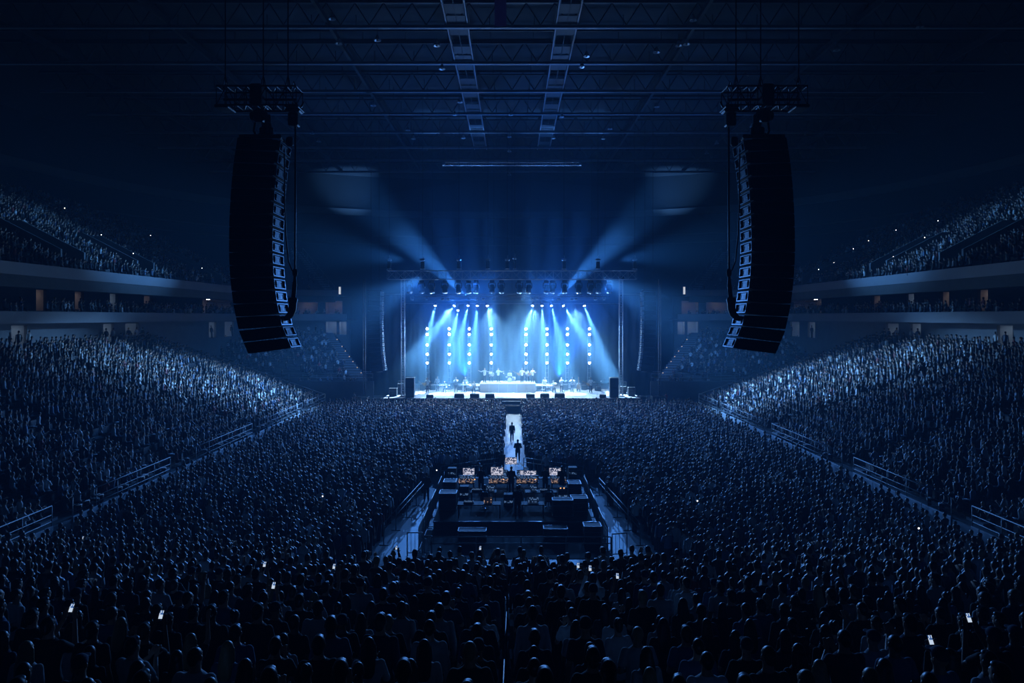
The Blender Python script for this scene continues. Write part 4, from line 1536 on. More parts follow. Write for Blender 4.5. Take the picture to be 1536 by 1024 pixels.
# moving heads
mh = None
HEADS = [614, 632, 647, 667, 687.5, 703, 714, 738, 752, 779, 793, 820, 829, 847, 868, 886, 898, 914]
for i, px in enumerate(HEADS):
    x = (px - 768) * 0.079
    a = max(-0.6, min(0.6, -x * 0.03)) + random.uniform(-0.15, 0.15)
    lab = "dark moving-head lamp hung under the stage front truss, %s from its left end" % nth(i + 1)
    loc = (x, 79, TZ0 - 0.05)
    if mh is None:
        mh = thing("hanging_stage_lamp", lab, "stage lamp", loc, a, "lamps hung under the front truss")
        obj("base_box", MB().cbox((0, 0, -0.14), (0.42, 0.36, 0.2), 0.04), M["black_metal"], mh)
        obj("yoke", MB().tube([(-0.26, 0, -0.75), (-0.3, 0, -0.5), (-0.28, 0, -0.28), (0, 0, -0.25), (0.28, 0, -0.28), (0.3, 0, -0.5), (0.26, 0, -0.75)], 0.055), M["rig_plate"], mh, True)
        R = Matrix.Rotation(-0.5, 3, "X")
        hd = obj("lamp_head", MB().lathe([(0.1, 0.36), (0.2, 0.3), (0.23, 0.05), (0.22, -0.3), (0.25, -0.36), (0.25, -0.42), (0.2, -0.42)], 14, (0, 0, -0.75), R), M["black_metal"], mh, True)
        obj("lens", MB().lathe([(0.01, -0.4), (0.19, -0.42), (0.19, -0.45), (0.01, -0.48)], 14, (0, 0, -0.75), R), M["lens_off"], hd, True)
        obj("clamp", MB().tube([(-0.1, 0, -0.05), (-0.1, 0, 0.06), (0.1, 0, 0.06), (0.1, 0, -0.05)], 0.025), M["alu"], mh)
        HS = 1.35
        mh.scale = (HS, HS, HS)
    else:
        dup(mh, loc, a, lab, scale=(HS, HS, HS))

# stage-side line arrays
for s_, side in ((-1, "left"), (1, "right")):
    Y = 82.0
    P = [Vector((s_ * (768 - px) * Y / 1000, 0, CAMZ + (HOR - py) * Y / 1000)) for px, py in ((572.5, 437), (571.5, 470), (572, 500), (573.5, 530), (577, 556))]
    o = P[0].copy(); o.y = Y
    t = thing("hanging_line_array", "slim loudspeaker array with a bright inner edge hanging %s of the stage" % side, "loudspeaker", o, group="stage loudspeaker arrays")
    n = 18
    for i in range(n):
        u = i / n * 4
        j = min(3, int(u))
        a = P[j].lerp(P[j + 1], u - j)
        u2 = (i + 1) / n * 4
        j2 = min(3, int(u2 - 1e-6))
        b = P[j2].lerp(P[j2 + 1], u2 - j2)
        c = (a + b) / 2 - Vector((o.x, 0, o.z))
        d = (a - b).normalized()
        R = Matrix((Vector((d.z, 0, -d.x)), Vector((0, 1, 0)), d)).transposed()
        hh = (a - b).length - 0.03
        cab = obj("speaker_cabinet", MB().cbox(c + R @ Vector((s_ * 0.8, 0, 0)), (1.5, 1.0, hh), 0.03, R), M["black"], t)
        mb = MB()
        for y in (-0.42, 0.42):
            mb.obox(c + R @ Vector((-s_ * 0.06, y, 0)), (0.3, 0.14, hh - 0.08), R)
        for z in (-hh / 2 + 0.04, hh / 2 - 0.04):
            mb.obox(c + R @ Vector((-s_ * 0.06, 0, z * 0.85)), (0.26, 0.72, 0.07), R)
        obj("rear_frame", mb, M["alu"], cab)
    obj("flying_frame", MB().cbox((s_ * 0.8, 0, 0.12), (1.7, 0.9, 0.16), 0.03), M["black_metal"], t)
    for x in (0.3, 1.3):
        obj("rope", MB().cyl((s_ * x, 0, 0.2), (s_ * x, 0, 38.4 - o.z), 0.02, n=5), M["rubber"], t)
    z = P[-1].z - o.z
    obj("bottom_bar", MB().cbox((s_ * 1.0, -0.4, z - 0.08), (2.4, 0.1, 0.08), 0.02), M["alu"], t)
    # slim strut farther out
    q = thing("truss_tower", "thin upright steel mast at the outer side of the %s stage loudspeaker array" % side, "truss", (s_ * (768 - 546.5) * 0.084, 84, 0))
    obj("lattice_frame", truss_mb(MB(), (0, 0, 0.1), (0, 0, 16.0), 0.28, 0.28, 0.6, 0.03, 0.018, up=(0, 1, 0)), M["rig_plate"], q)
    obj("base_plate", MB().cbox((0, 0, 0.05), (0.8, 0.8, 0.1), 0.02), M["rig_plate"], q)
    # side-fill stack on the deck
    q = thing("speaker_stack", "upright black loudspeaker stack standing at the %s end of the stage" % side, "loudspeaker", (s_ * 12.35, 80.9, DECK))
    for k in range(2):
        cab = obj("speaker_cabinet", MB().cbox((0, 0, 0.58 + 1.17 * k), (1.05, 0.9, 1.14), 0.04), M["black"], q)
        obj("grille", MB().cbox((0, -0.46, 0.58 + 1.17 * k), (0.95, 0.03, 1.04), 0.01), M["grille"], cab)
        obj("corner_trim", MB().cbox((-s_ * 0.52, 0, 0.58 + 1.17 * k), (0.04, 0.86, 1.1), 0.01), M["alu"], cab)
    obj("top_tray", MB().cbox((0, 0, 2.38), (1.1, 0.95, 0.06), 0.02), M["alu"], q)

# upstage truss with the eleven lit spotlights
UY = 92.0
zU = CAMZ + (HOR - 452) * UY / 1000
ut = thing("rear_truss", "steel lighting truss across the back of the stage carrying the lit spotlights", "truss", (0, UY, zU + 0.45))
obj("lattice_frame", truss_mb(MB(), (-13, 0, 0), (13, 0, 0), 0.5, 0.5, 0.9, 0.03, 0.018), M["rig_plate"], ut)
for x in (-11, -2.5, 2.5, 11):
    obj("rope", MB().cyl((x, 0, 0.2), (x, 0, 38.4 - zU - 0.45), 0.015, n=5), M["rubber"], ut)
BEAMS = []
SPOTS = [(653, 458, 643, 500), (681.5, 458, 661, 484), (687, 465, 680, 500), (702, 458, 694, 495), (716, 458, 712, 500), (731, 458, 737, 493),
         (799, 458, 789, 493), (813, 458, 815, 500), (827, 458, 836, 495), (845, 458, 864, 488), (876.5, 458, 892, 500)]
SPOTS.sort()
sl = None
for i, (px, py, qx, qy) in enumerate(SPOTS):
    p = at(px, py, UY)
    q = at(qx, qy, UY - 2.2)
    d = (q - p).normalized()
    R = rot_to(d)
    lab = "lit spotlight on the rear stage truss throwing a white beam down, %s from the left" % nth(i + 1)
    t = thing("spotlight", lab, "stage lamp", p, group="lit spotlights over the band")
    body = obj("lamp_head", MB().lathe([(0.16, -0.05), (0.19, 0.0), (0.19, 0.4), (0.1, 0.5)], 14, (0, 0, 0), R), M["black_metal"], t, True)
    obj("lens", MB().ell((0, 0, -0.02), (0.17, 0.17, 0.09), 14, 8, R), M["spot_lens"], body, True)
    obj("yoke", MB().tube([(-0.24, 0, 0.1), (-0.24, 0, 0.5), (0, 0, zU + 0.2 - p.z), (0.24, 0, 0.5), (0.24, 0, 0.1)], 0.03), M["black_metal"], t)
    BEAMS.append((p + d * 0.4, q))

# two beam lamps above the back curtain that send the wide beams up
RISERS = []
for s_, side in ((-1, "left"), (1, "right")):
    p = at(768 + s_ * 66, 447, 99.2)
    q = at(768 + s_ * 250, 268, 127)
    d = (q - p).normalized()
    t = thing("spotlight", "lit beam lamp above the back curtain sending a wide beam up to the %s" % side, "stage lamp", p)
    R = rot_to(d)
    body = obj("lamp_head", MB().lathe([(0.2, -0.05), (0.24, 0.0), (0.24, 0.5), (0.12, 0.6)], 14, (0, 0, 0), R), M["black_metal"], t, True)
    obj("lens", MB().ell((0, 0, -0.02), (0.2, 0.2, 0.06), 14, 8, R), M["spot_lens"], body, True)
    obj("yoke", MB().tube([(-0.3, 0, 0), (-0.3, 0, -0.45), (0.3, 0, -0.45), (0.3, 0, 0)], 0.04), M["black_metal"], t)
    obj("stand_pole", MB().cyl((0, 0, -0.45), (0, 0, -p.z), 0.06), M["black_metal"], t)
    RISERS.append((p + d * 0.4, q))

# eight lamp towers, five lit lamps each
LAMPS = []
for i, px in enumerate((641, 674, 704, 737, 789, 820.5, 851, 884)):
    x = (px - 768) * 0.09
    t = thing("lamp_tower", "upright stage lamp tower with five glaring white lamps, %s from the left" % nth(i + 1), "stage lamp", (x, 90, DECK), group="lamp towers on the stage")
    mb = MB()
    for s_ in (-1, 1):
        mb.cyl((s_ * 0.2, 0.15, 0), (s_ * 0.2, 0.15, 8.6), 0.035)
    for k in range(14):
        mb.cyl((-0.2, 0.15, 0.4 + 0.6 * k), (0.2, 0.15, 0.4 + 0.6 * k), 0.02)
    obj("pole_frame", mb, M["alu"], t)
    obj("base_plate", MB().cbox((0, 0.1, 0.04), (0.9, 0.9, 0.08), 0.02), M["black_metal"], t)
    for py in (493, 501.5, 517, 531, 544):
        z = CAMZ + (HOR - py) * 0.09 - DECK
        R = Matrix.Rotation(PI / 2, 3, "X")
        lp = obj("lamp_head", MB().lathe([(0.1, -0.3), (0.17, -0.2), (0.19, 0.1), (0.16, 0.1)], 14, (0, 0, z), R), M["black_metal"], t, True)
        obj("lens", MB().ell((0, -0.09, z), (0.155, 0.06, 0.155), 14, 8), M["lamp_white"], lp, True)
        LAMPS.append(Vector((x, 89.75, z + DECK)))
    if i in (3, 4):
        pass

# cables and small fixtures on the mid stage truss: a row of unlit strobes behind the front truss
zM = CAMZ + (HOR - 443) * 0.086
tm = thing("middle_truss", "thin steel truss between the front truss and the lit spotlights", "truss", (0, 86, zM))
obj("lattice_frame", truss_mb(MB(), (-12.6, 0, 0), (12.6, 0, 0), 0.35, 0.35, 0.9, 0.022, 0.014), M["black_metal"], tm)
for x in (-12, 0, 12):
    obj("rope", MB().cyl((x, 0, 0.2), (x, 0, 38.4 - zM), 0.014, n=5), M["rubber"], tm)
ml = None
for i, px in enumerate((618, 640, 664, 672, 716, 725, 741, 784, 798, 806, 838, 858, 864, 893, 906)):
    x = (px - 768) * 0.086
    lab = "small unlit strobe clamped under the middle stage truss, %s from the left" % nth(i + 1)
    if ml is None:
        ml = thing("hanging_strobe", lab, "stage lamp", (x, 86, zM - 0.2), 0, "unlit strobes on the middle truss")
        obj("strobe_body", MB().cbox((0, 0, -0.3), (0.4, 0.2, 0.26), 0.04), M["rig_plate"], ml)
        obj("reflector", MB().cbox((0, -0.11, -0.3), (0.34, 0.03, 0.2), 0.01), M["chrome"], ml)
        obj("bracket", MB().tube([(-0.22, 0, -0.3), (-0.22, 0, 0.02), (0.22, 0, 0.02), (0.22, 0, -0.3)], 0.02), M["alu"], ml)
    else:
        dup(ml, (x, 86, zM - 0.2), random.uniform(-0.4, 0.4), lab)

# lighting bar high over the floor
zb_ = CAMZ + (HOR - 246) * 0.09
hb = thing("hanging_truss", "long thin lighting truss hung high under the roof over the floor", "truss", (0, 90, zb_))
obj("lattice_frame", truss_mb(MB(), (-9.3, 0, 0), (9.3, 0, 0), 0.3, 0.4, 0.7, 0.03, 0.016), M["alu"], hb)
for x in (-9.2, 9.2):
    obj("end_motor", MB().cbox((x, 0, 0.0), (0.45, 0.4, 0.5), 0.06), M["chrome"], hb)
    obj("rope", MB().cyl((x, 0, 0.25), (x, 0, 38.4 - zb_), 0.014, n=5), M["rubber"], hb)
# ------------------------------------------------------------------ monitors, cases, band
wd = None
WEDGES = [(645, 0.75), (689, 1.05), (712, 0.95), (735, 1.0), (795.5, 1.0), (817, 1.0), (839.5, 1.05), (904, 0.75)]
for i, (px, s_) in enumerate(WEDGES):
    loc = ((px - 768) * 0.0806, 80.6, DECK)
    lab = "black wedge monitor on the stage front edge, %s from the left" % nth(i + 1)
    if wd is None:
        wd = thing("stage_monitor", lab, "loudspeaker", loc, 0, "wedge monitors on the stage edge")
        mb = MB()
        pr = [(-0.36, 0), (0.3, 0), (0.36, 0.12), (-0.1, 0.56), (-0.36, 0.5)]
        mb.loft([[(-0.55, y, z) for y, z in pr], [(0.55, y, z) for y, z in pr]])
        obj("cabinet_body", mb, M["black"], wd)
        mb = MB()
        pr = [(0.345, 0.145), (-0.07, 0.545), (-0.055, 0.56), (0.36, 0.16)]
        mb.loft([[(-0.48, y, z) for y, z in pr], [(0.48, y, z) for y, z in pr]])
        obj("grille", mb, M["grille"], wd)
        wd.scale = (s_, 1, s_ * 0.95)
    else:
        dup(wd, loc, random.uniform(-0.06, 0.06), lab, scale=(s_ * random.uniform(0.92, 1.05), 1, s_ * random.uniform(0.85, 1.0)))


def flight_case(loc, size, label, rz=0.0, group=None):
    t = thing("flight_case", label, "case", loc, rz, group)
    w, d, h = size
    obj("case_body", MB().cbox((0, 0, h / 2 + 0.08), (w, d, h), 0.02), M["case"], t)
    mb = MB()
    for sx in (-1, 1):
        for sy in (-1, 1):
            mb.cbox((sx * w / 2, sy * d / 2, h / 2 + 0.08), (0.05, 0.05, h + 0.02), 0.01)
        for z in (0.08, h + 0.08):
            mb.cbox((sx * w / 2, 0, z), (0.05, d, 0.05), 0.01)
    for sy in (-1, 1):
        for z in (0.08, h + 0.08, h * 0.68 + 0.08):
            mb.cbox((0, sy * d / 2, z), (w, 0.05, 0.045), 0.01)
    obj("edge_trim", mb, M["case_edge"], t)
    for sx in (-1, 1):
        for sy in (-1, 1):
            obj("caster", MB().cyl((sx * w * 0.38 - 0.02, sy * d * 0.36, 0.045), (sx * w * 0.38 + 0.02, sy * d * 0.36, 0.045), 0.045, n=10), M["rubber"], t)
    obj("handle", MB().tube([(-0.1, -d / 2 - 0.03, h * 0.45), (-0.1, -d / 2 - 0.07, h * 0.45), (0.1, -d / 2 - 0.07, h * 0.45), (0.1, -d / 2 - 0.03, h * 0.45)], 0.014), M["case_edge"], t)
    return t


flight_case((-18.5, 83, 0), (1.3, 1.0, 1.3), "tall flight case with pale edges on the floor left of the stage", group="flight cases beside the stage")
flight_case((-16.9, 84.2, 0), (0.9, 0.9, 1.0), "small flight case between the stage and the tall case left of it", group="flight cases beside the stage")
flight_case((18.2, 83, 0), (1.6, 1.1, 1.35), "broad flight case with pale edges on the floor right of the stage", group="flight cases beside the stage")
flight_case((16.6, 84.2, 0), (0.8, 0.8, 1.2), "narrow flight case between the stage and the broad case right of it", group="flight cases beside the stage")
for n, (x, y, w_, h_) in enumerate(((-14.6, 82.0, 0.9, 0.9), (-13.9, 84.5, 1.1, 1.2), (14.7, 82.2, 0.8, 1.0), (13.9, 84.8, 1.2, 0.8), (-14.4, 87.0, 0.8, 1.3), (14.5, 87.5, 0.9, 1.2))):
    flight_case((x, y, DECK), (w_, 0.7, h_), "flight case on the stage deck's %s wing, %s from the front edge" % ("left" if x < 0 else "right", nth({0: 1, 1: 2, 2: 1, 3: 2, 4: 3, 5: 3}[n])), group="flight cases on the stage wings")
person((-20.0, 84.5, 0), 2.6, "person in a pale T-shirt standing on the floor left of the stage", "front", "pale grey", "short", "short")
person((19.4, 84.0, 0), -2.6, "person in a red top standing beside the flight case right of the stage", "cross", "red", "long", "short", skin=1)


def music_stand(loc, label, rz=PI):
    t = thing("music_stand", label, "music stand", loc, rz, "music stands on the stage")
    obj("pole", MB().cyl((0, 0, 0.1), (0, 0, 1.1), 0.015), M["chrome"], t)
    for k in range(3):
        a = k * 2 * PI / 3
        obj("leg", MB().cyl((0, 0, 0.2), (0.28 * math.cos(a), 0.28 * math.sin(a), 0.01), 0.012), M["chrome"], t)
    obj("desk_plate", MB().obox((0, 0.03, 1.18), (0.5, 0.02, 0.34), Matrix.Rotation(-0.5, 3, "X")), M["alu"], t)
    obj("sheet", MB().obox((0, 0.0, 1.19), (0.4, 0.006, 0.28), Matrix.Rotation(-0.5, 3, "X")), M["paper"], t)
    return t


def mic_stand(loc, label, h=1.5):
    t = thing("microphone_stand", label, "microphone stand", loc, 0, "microphone stands on the stage")
    obj("base_disc", MB().lathe([(0.16, 0), (0.16, 0.02), (0.03, 0.04)], 14), M["chrome"], t)
    obj("pole", MB().cyl((0, 0, 0.02), (0, 0, h), 0.014), M["chrome"], t)
    obj("boom", MB().cyl((-0.25, 0, h - 0.08), (0.3, 0, h + 0.08), 0.011), M["chrome"], t)
    obj("microphone", MB().lathe([(0.015, -0.14), (0.02, 0.0), (0.035, 0.03), (0.035, 0.07), (0.01, 0.1)], 10, (0.32, 0, h + 0.09), Matrix.Rotation(PI / 2, 3, "Y")), M["rubber"], t, True)
    return t


def guitar(loc, rz, label, cello=False, mtl="wood"):
    t = thing("guitar" if not cello else "cello", label, "instrument", loc, rz)
    prof = [(0.02, 0.02), (0.13, 0.05), (0.18, 0.13), (0.15, 0.24), (0.12, 0.29), (0.14, 0.38), (0.11, 0.46), (0.02, 0.48)]
    k = 1.0 if not cello else 1.55
    pts = [(-r * k, z * k) for r, z in prof] + [(r * k, z * k) for r, z in reversed(prof)]
    th = 0.05 * k
    mb = MB().loft([[(x, 0.0, z) for x, z in pts], [(x, th, z) for x, z in pts]])
    bd = obj("sound_body", mb, M[mtl], t)
    obj("neck", MB().cbox((0, th + 0.005, 0.72 * k), (0.05 * k, 0.02, 0.5 * k), 0.006), M["wood"], t)
    obj("headstock", MB().cbox((0, th + 0.0, 1.04 * k), (0.075 * k, 0.02, 0.15 * k), 0.006), M["wood"], t)
    obj("bridge", MB().cbox((0, th + 0.012, 0.13 * k), (0.09 * k, 0.02, 0.02), 0.004), M["chrome"], t)
    if not cello:
        t.rotation_euler = (0, math.radians(62), rz)
    else:
        t.rotation_euler = (math.radians(-14), 0, rz)
        obj("spike", MB().cyl((0, 0.04, 0.02), (0, 0.04, -0.2), 0.008), M["chrome"], t)
    return t


def keyboard(loc, rz, label, w=1.35):
    t = thing("keyboard", label, "instrument", loc, rz, "keyboards on the stage")
    obj("key_body", MB().cbox((0, 0, 0.9), (w, 0.36, 0.12), 0.02), M["white_gloss"], t)
    mb = MB()
    for k in range(28):
        mb.box(-w / 2 + 0.05 + (w - 0.1) * k / 28, -w / 2 + 0.05 + (w - 0.1) * (k + 0.85) / 28, -0.17, 0.02, 0.96, 0.975)
    obj("key", mb, M["keys"], t)
    for s_ in (-1, 1):
        obj("leg", MB().cyl((s_ * w * 0.4, 0, 0.84), (-s_ * w * 0.36, 0, 0.02), 0.022), M["chrome"], t)
    return t


def drum_kit(loc, label):
    """Each drum and cymbal as its own thing, around a throne."""
    x, y, z = loc
    rot = Matrix.Rotation(PI / 2, 3, "X")
    g = "drums and cymbals of the kit " + label

    def drum(nm, c, r, h, lab, tilt=None):
        t = thing(nm, "%s of the drum kit %s" % (lab, label), "drum", (x + c[0], y + c[1], z + c[2]), 0, g)
        R = tilt or Matrix.Identity(3)
        obj("shell", MB().lathe([(r, -h / 2), (r, h / 2)], 20, (0, 0, 0), R), M["white_gloss"], t, True)
        for s_ in (-1, 1):
            obj("hoop", MB().lathe([(r + 0.015, s_ * h / 2 - 0.02), (r + 0.015, s_ * h / 2 + 0.02), (r - 0.01, s_ * h / 2 + 0.02), (r - 0.01, s_ * h / 2 - 0.02)], 20, (0, 0, 0), R), M["chrome"], t, True)
        obj("drum_head", MB().lathe([(r - 0.02, h / 2 + 0.004), (r - 0.02, h / 2 + 0.01)], 20, (0, 0, 0), R), M["paper"], t)
        if nm != "bass_drum":
            for k in range(3):
                a = k * 2 * PI / 3
                obj("leg", MB().cyl((r * 0.9 * math.cos(a), r * 0.9 * math.sin(a), -h / 2), (r * 1.1 * math.cos(a), r * 1.1 * math.sin(a), -c[2] + 0.01), 0.012), M["chrome"], t)
    drum("bass_drum", (0, -0.35, 0.3), 0.3, 0.42, "big white bass drum", rot)
    drum("snare_drum", (-0.38, -0.15, 0.62), 0.17, 0.15, "shallow snare drum")
    drum("floor_tom", (0.55, -0.1, 0.42), 0.22, 0.42, "deep floor tom")
    drum("rack_tom", (-0.16, -0.42, 0.85), 0.14, 0.2, "small rack tom left of centre")
    drum("rack_tom", (0.18, -0.42, 0.85), 0.15, 0.22, "small rack tom right of centre")
    for n_, (cx, cy_, cz) in enumerate(((-0.75, -0.25, 1.15), (0.8, -0.3, 1.2), (-0.65, 0.1, 0.95))):
        t = thing("cymbal", "%s bronze cymbal on its stand, drum kit %s" % (("higher left", "right", "lower left")[n_], label), "cymbal", (x + cx, y + cy_, z), 0, g)
        obj("cymbal_plate", MB().lathe([(0.24, cz), (0.23, cz + 0.01), (0.06, cz + 0.03), (0.03, cz + 0.06)], 20), M["brass"], t, True)
        obj("pole", MB().cyl((0, 0, 0.1), (0, 0, cz), 0.012), M["chrome"], t)
        for k in range(3):
            a = k * 2 * PI / 3
            obj("leg", MB().cyl((0, 0, 0.2), (0.2 * math.cos(a), 0.2 * math.sin(a), 0.01), 0.012), M["chrome"], t)
    t = thing("drum_stool", "round black stool behind the drum kit %s" % label, "stool", (x, y + 0.42, z), 0)
    obj("seat", MB().lathe([(0.16, 0.44), (0.18, 0.47), (0.17, 0.5), (0.1, 0.51)], 16), M["cushion"], t, True)
    obj("pole", MB().cyl((0, 0, 0.08), (0, 0, 0.44), 0.025), M["chrome"], t)
    for k in range(3):
        a = k * 2 * PI / 3
        obj("leg", MB().cyl((0, 0, 0.15), (0.2 * math.cos(a), 0.2 * math.sin(a), 0.01), 0.014), M["chrome"], t)


def stool(loc, label):
    t = thing("stool", label, "stool", loc, 0, "musicians' stools")
    obj("seat", MB().cbox((0, 0, 0.42), (0.38, 0.38, 0.06), 0.02), M["cushion"], t)
    for sx in (-1, 1):
        for sy in (-1, 1):
            obj("leg", MB().cyl((sx * 0.15, sy * 0.15, 0.4), (sx * 0.18, sy * 0.18, 0), 0.015), M["chrome"], t)


def amp(loc, label, w=0.7, h=0.7):
    t = thing("amplifier", label, "amplifier", loc, 0, "amplifiers on the stage")
    obj("cabinet_body", MB().cbox((0, 0, h / 2), (w, 0.35, h), 0.03), M["case"], t)
    obj("grille", MB().cbox((0, -0.18, h * 0.42), (w * 0.86, 0.02, h * 0.66), 0.01), M["desk"], t)
    obj("control_panel", MB().cbox((0, -0.18, h * 0.87), (w * 0.86, 0.02, h * 0.14), 0.005), M["alu"], t)


F = PI     # facing the audience
BAND = [  # px, depth, pose, seated, what, words
    (641, 86.0, "guitar", 0, "guitar", "white shirt playing a guitar at the far left of the band"),
    (656, 87.5, "keys", 0, "keyboard", "white shirt behind the first keyboard from the left"),
    (667, 86.5, "keys", 1, "keyboard", "pale top seated at the second keyboard from the left"),
    (684, 86.5, "violin", 0, "stand", "white shirt bowing a small violin left of the drum riser"),
    (698, 87.0, "keys", 0, "keyboard", "white shirt behind the third keyboard, beside the riser's left step"),
    (711, 86.0, "clap", 1, "stand", "pale top seated at a music stand just left of the riser"),
    (727, 87.6, "open", 0, "mic", "white shirt with both arms spread at the riser's left end"),
    (738, 89.2, "keys", 1, "none", "pale top seated low on the riser, second from its left end"),
    (747.5, 87.6, "sing", 0, "mic", "white shirt singing on the riser left of the drum kit"),
    (764.5, 88.9, "keys", 1, "drums", "white shirt seated at the drum kit in the middle of the riser"),
    (783, 87.3, "guitar", 0, "guitar", "white shirt playing a guitar on the riser right of the drum kit"),
    (792, 89.2, "clap", 1, "none", "pale top seated on the riser, second from its right end"),
    (799, 87.6, "guitar", 0, "bass", "white shirt playing a bass guitar at the riser's right end"),
    (817, 86.6, "keys", 0, "keyboard", "white shirt behind the keyboard just right of the riser"),
    (830, 86.4, "clap", 1, "stand", "pale top seated at a music stand right of the riser's step"),
    (842, 86.5, "sing", 0, "mic", "white shirt singing at a microphone right of the riser"),
    (858, 86.6, "violin", 0, "stand", "white shirt bowing a small violin, third from the band's right end"),
    (868, 87.4, "cello", 1, "cello", "white shirt seated with a cello, second from the band's right end"),
    (886, 86.0, "guitar", 0, "guitar", "white shirt playing a guitar at the far right of the band"),
]
for i, (px, Y, pose, sit, what, says) in enumerate(BAND):
    x = (px - 768) * Y / 1000
    on = 720 <= px <= 803
    z = DECK + (1.17 if on else 0.0)
    top = "white" if "white" in says else "pale grey"
    rz = F + random.uniform(-0.25, 0.25)
    p = pose if pose != "cello" else "clap"
    person((x, Y, z), rz, "person in " + ("a " if True else "") + says, p, top, random.choice(["long", "short"]), random.choice(["short", "cropped", "shoulder", "long"]), random.choice(["dark", "brown", "fair"]),
           random.choice([0, 0, 1, 2]), random.uniform(1.06, 1.12), seated=bool(sit), group="musicians on the stage")
    fw = lambda a, b, c: Vector((x, Y, z)) + Matrix.Rotation(rz, 3, "Z") @ Vector((a, b, c))
    if what in ("guitar", "bass"):
        guitar(fw(0.2, 0.145, 0.98), rz + PI if False else rz, "%s guitar held by the musician %s" % ("dark wooden" if what == "guitar" else "long bass", "at the far left of the band" if px < 700 else "at the far right of the band" if px > 870 else "right of the drum kit" if px < 790 else "at the riser's right end"))
    elif what == "keyboard":
        keyboard(fw(0, 0.62, 0), rz + PI, "white stage keyboard on crossed legs, %s along the stage from the left" % nth({656: 1, 667: 2, 698: 3, 817: 4}[px]))
        if sit:
            stool(fw(0, 0.0, 0), "small stool under the musician at the second keyboard")
    elif what == "stand":
        music_stand(fw(0, 1.0, 0), "music stand with a white sheet, by the %s" % {684: "violinist left of the riser", 711: "musician seated just left of the riser", 830: "musician seated right of the riser's step", 858: "violinist third from the right end"}[px], rz + PI)
        if sit:
            stool(fw(0, 0, 0), "small stool under the musician %s" % ("just left of the riser" if px < 768 else "right of the riser's step"))
    elif what == "mic":
        mic_stand(fw(-0.3, 0.35, 0), "chrome microphone stand beside the musician %s" % ("with spread arms" if pose == "open" else "singing on the riser" if on else "singing right of the riser"))
    elif what == "drums":
        drum_kit((x, Y - 0.42, z), "in the middle of the riser")
    elif what == "none":
        stool(fw(0, 0, 0), "small stool on the riser, under the %s musician there" % ("second" if px < 768 else "second last"))
        music_stand(fw(0, 0.95, 0), "music stand on the riser, in front of its %s musician" % ("second" if px < 768 else "second last"), rz + PI)
    elif what == "cello":
        stool(fw(0, 0, 0), "small stool under the cellist")
        guitar(fw(0, 0.5, 0.3), rz, "large brown cello between the seated cellist's knees", True)
    if what == "violin" or pose == "violin":
        t = thing("violin", "small brown violin at the chin of the musician %s" % ("left of the riser" if px < 768 else "third from the band's right end"), "instrument", fw(-0.2, 0.26, 1.45), rz)
        pr = [(0.02, 0.0), (0.1, 0.04), (0.085, 0.16), (0.07, 0.2), (0.08, 0.28), (0.03, 0.35)]
        pts = [(-r, q) for r, q in pr] + [(r, q) for r, q in reversed(pr)]
        obj("sound_body", MB().loft([[(a, b - 0.1, -0.02) for a, b in pts], [(a, b - 0.1, 0.02) for a, b in pts]]), M["wood"], t)
        obj("neck", MB().cbox((0, 0.36, 0.02), (0.025, 0.26, 0.02), 0.005), M["wood"], t)
for i, (px, Y) in enumerate(((634, 89), (649, 89.2), (690, 89), (722, 90.5), (808, 90.5), (848, 89), (876, 89.2), (897, 88))):
    amp(((px - 768) * Y / 1000, Y, DECK), "dark amplifier at the back of the stage, %s from the left" % nth(i + 1), random.uniform(0.6, 0.8), random.uniform(0.6, 1.1))
for i, (px, Y) in enumerate(((628, 84), (676, 84.5), (704, 84), (826, 84.5), (851, 84.5), (896, 84), (903, 85.5))):
    mic_stand(((px - 768) * Y / 1000, Y, DECK), "chrome microphone stand in front of the band, %s from the left" % nth(i + 1), random.uniform(1.2, 1.6))
# ------------------------------------------------------------------ mixing platform in the middle of the floor
PZ = 0.45
pf = thing("mixing_platform", "low dark platform of the mixing position in the middle of the floor", "platform", (0.05, 35.4, 0))
obj("platform_top", MB().cbox((0, 5.0, PZ - 0.05), (8.5, 10.0, 0.1), 0.02), M["mat"], pf)
mb = MB()
mb.cbox((0, 0.03, (PZ - 0.1) / 2), (8.4, 0.05, PZ - 0.1), 0.01)
for s_ in (-1, 1):
    mb.cbox((s_ * 4.2, 5, (PZ - 0.1) / 2), (0.05, 9.9, PZ - 0.1), 0.01)
obj("skirt", mb, M["skirt"], pf)
obj("edge_strip", MB().cbox((0, -0.01, PZ - 0.03), (8.5, 0.04, 0.05), 0.01), M["alu"], pf)


tag(obj("shade_mat", MB().cbox((0.1, 33.2, 0.012), (9.2, 4.2, 0.02), 0.005), M["mat"]), "dark mat added as shade on the floor between the mixing platform and its near barrier", "mat")  # the platform's shade on the floor, laid down as a dark sheet


def barrier(loc, L, rz, label, h=1.1, bars=True, group="crowd barriers around the mixing platform"):
    t = thing("crowd_barrier", label, "barrier", loc, rz, group)
    obj("top_rail", MB().cyl((0, 0, h), (L, 0, h), 0.028), M["rail"], t, True)
    obj("bottom_rail", MB().cyl((0, 0, 0.15 if bars else h * 0.72), (L, 0, 0.15 if bars else h * 0.72), 0.024), M["rail"], t, True)
    n = max(1, int(round(L / 2.2)))
    for i in range(n + 1):
        obj("post", MB().cyl((L * i / n, 0, 0.0), (L * i / n, 0, h), 0.028), M["rail"], t, True)
    if bars:
        k = int(L / 0.16)
        for i in range(1, k):
            obj("bar", MB().cyl((L * i / k, 0, 0.15), (L * i / k, 0, h), 0.011, n=5), M["rail"], t, True)
    for i in range(n + 1):
        obj("foot", MB().cbox((L * i / n, 0, 0.015), (0.06, 0.5, 0.03), 0.008), M["rail"], t)
    return t


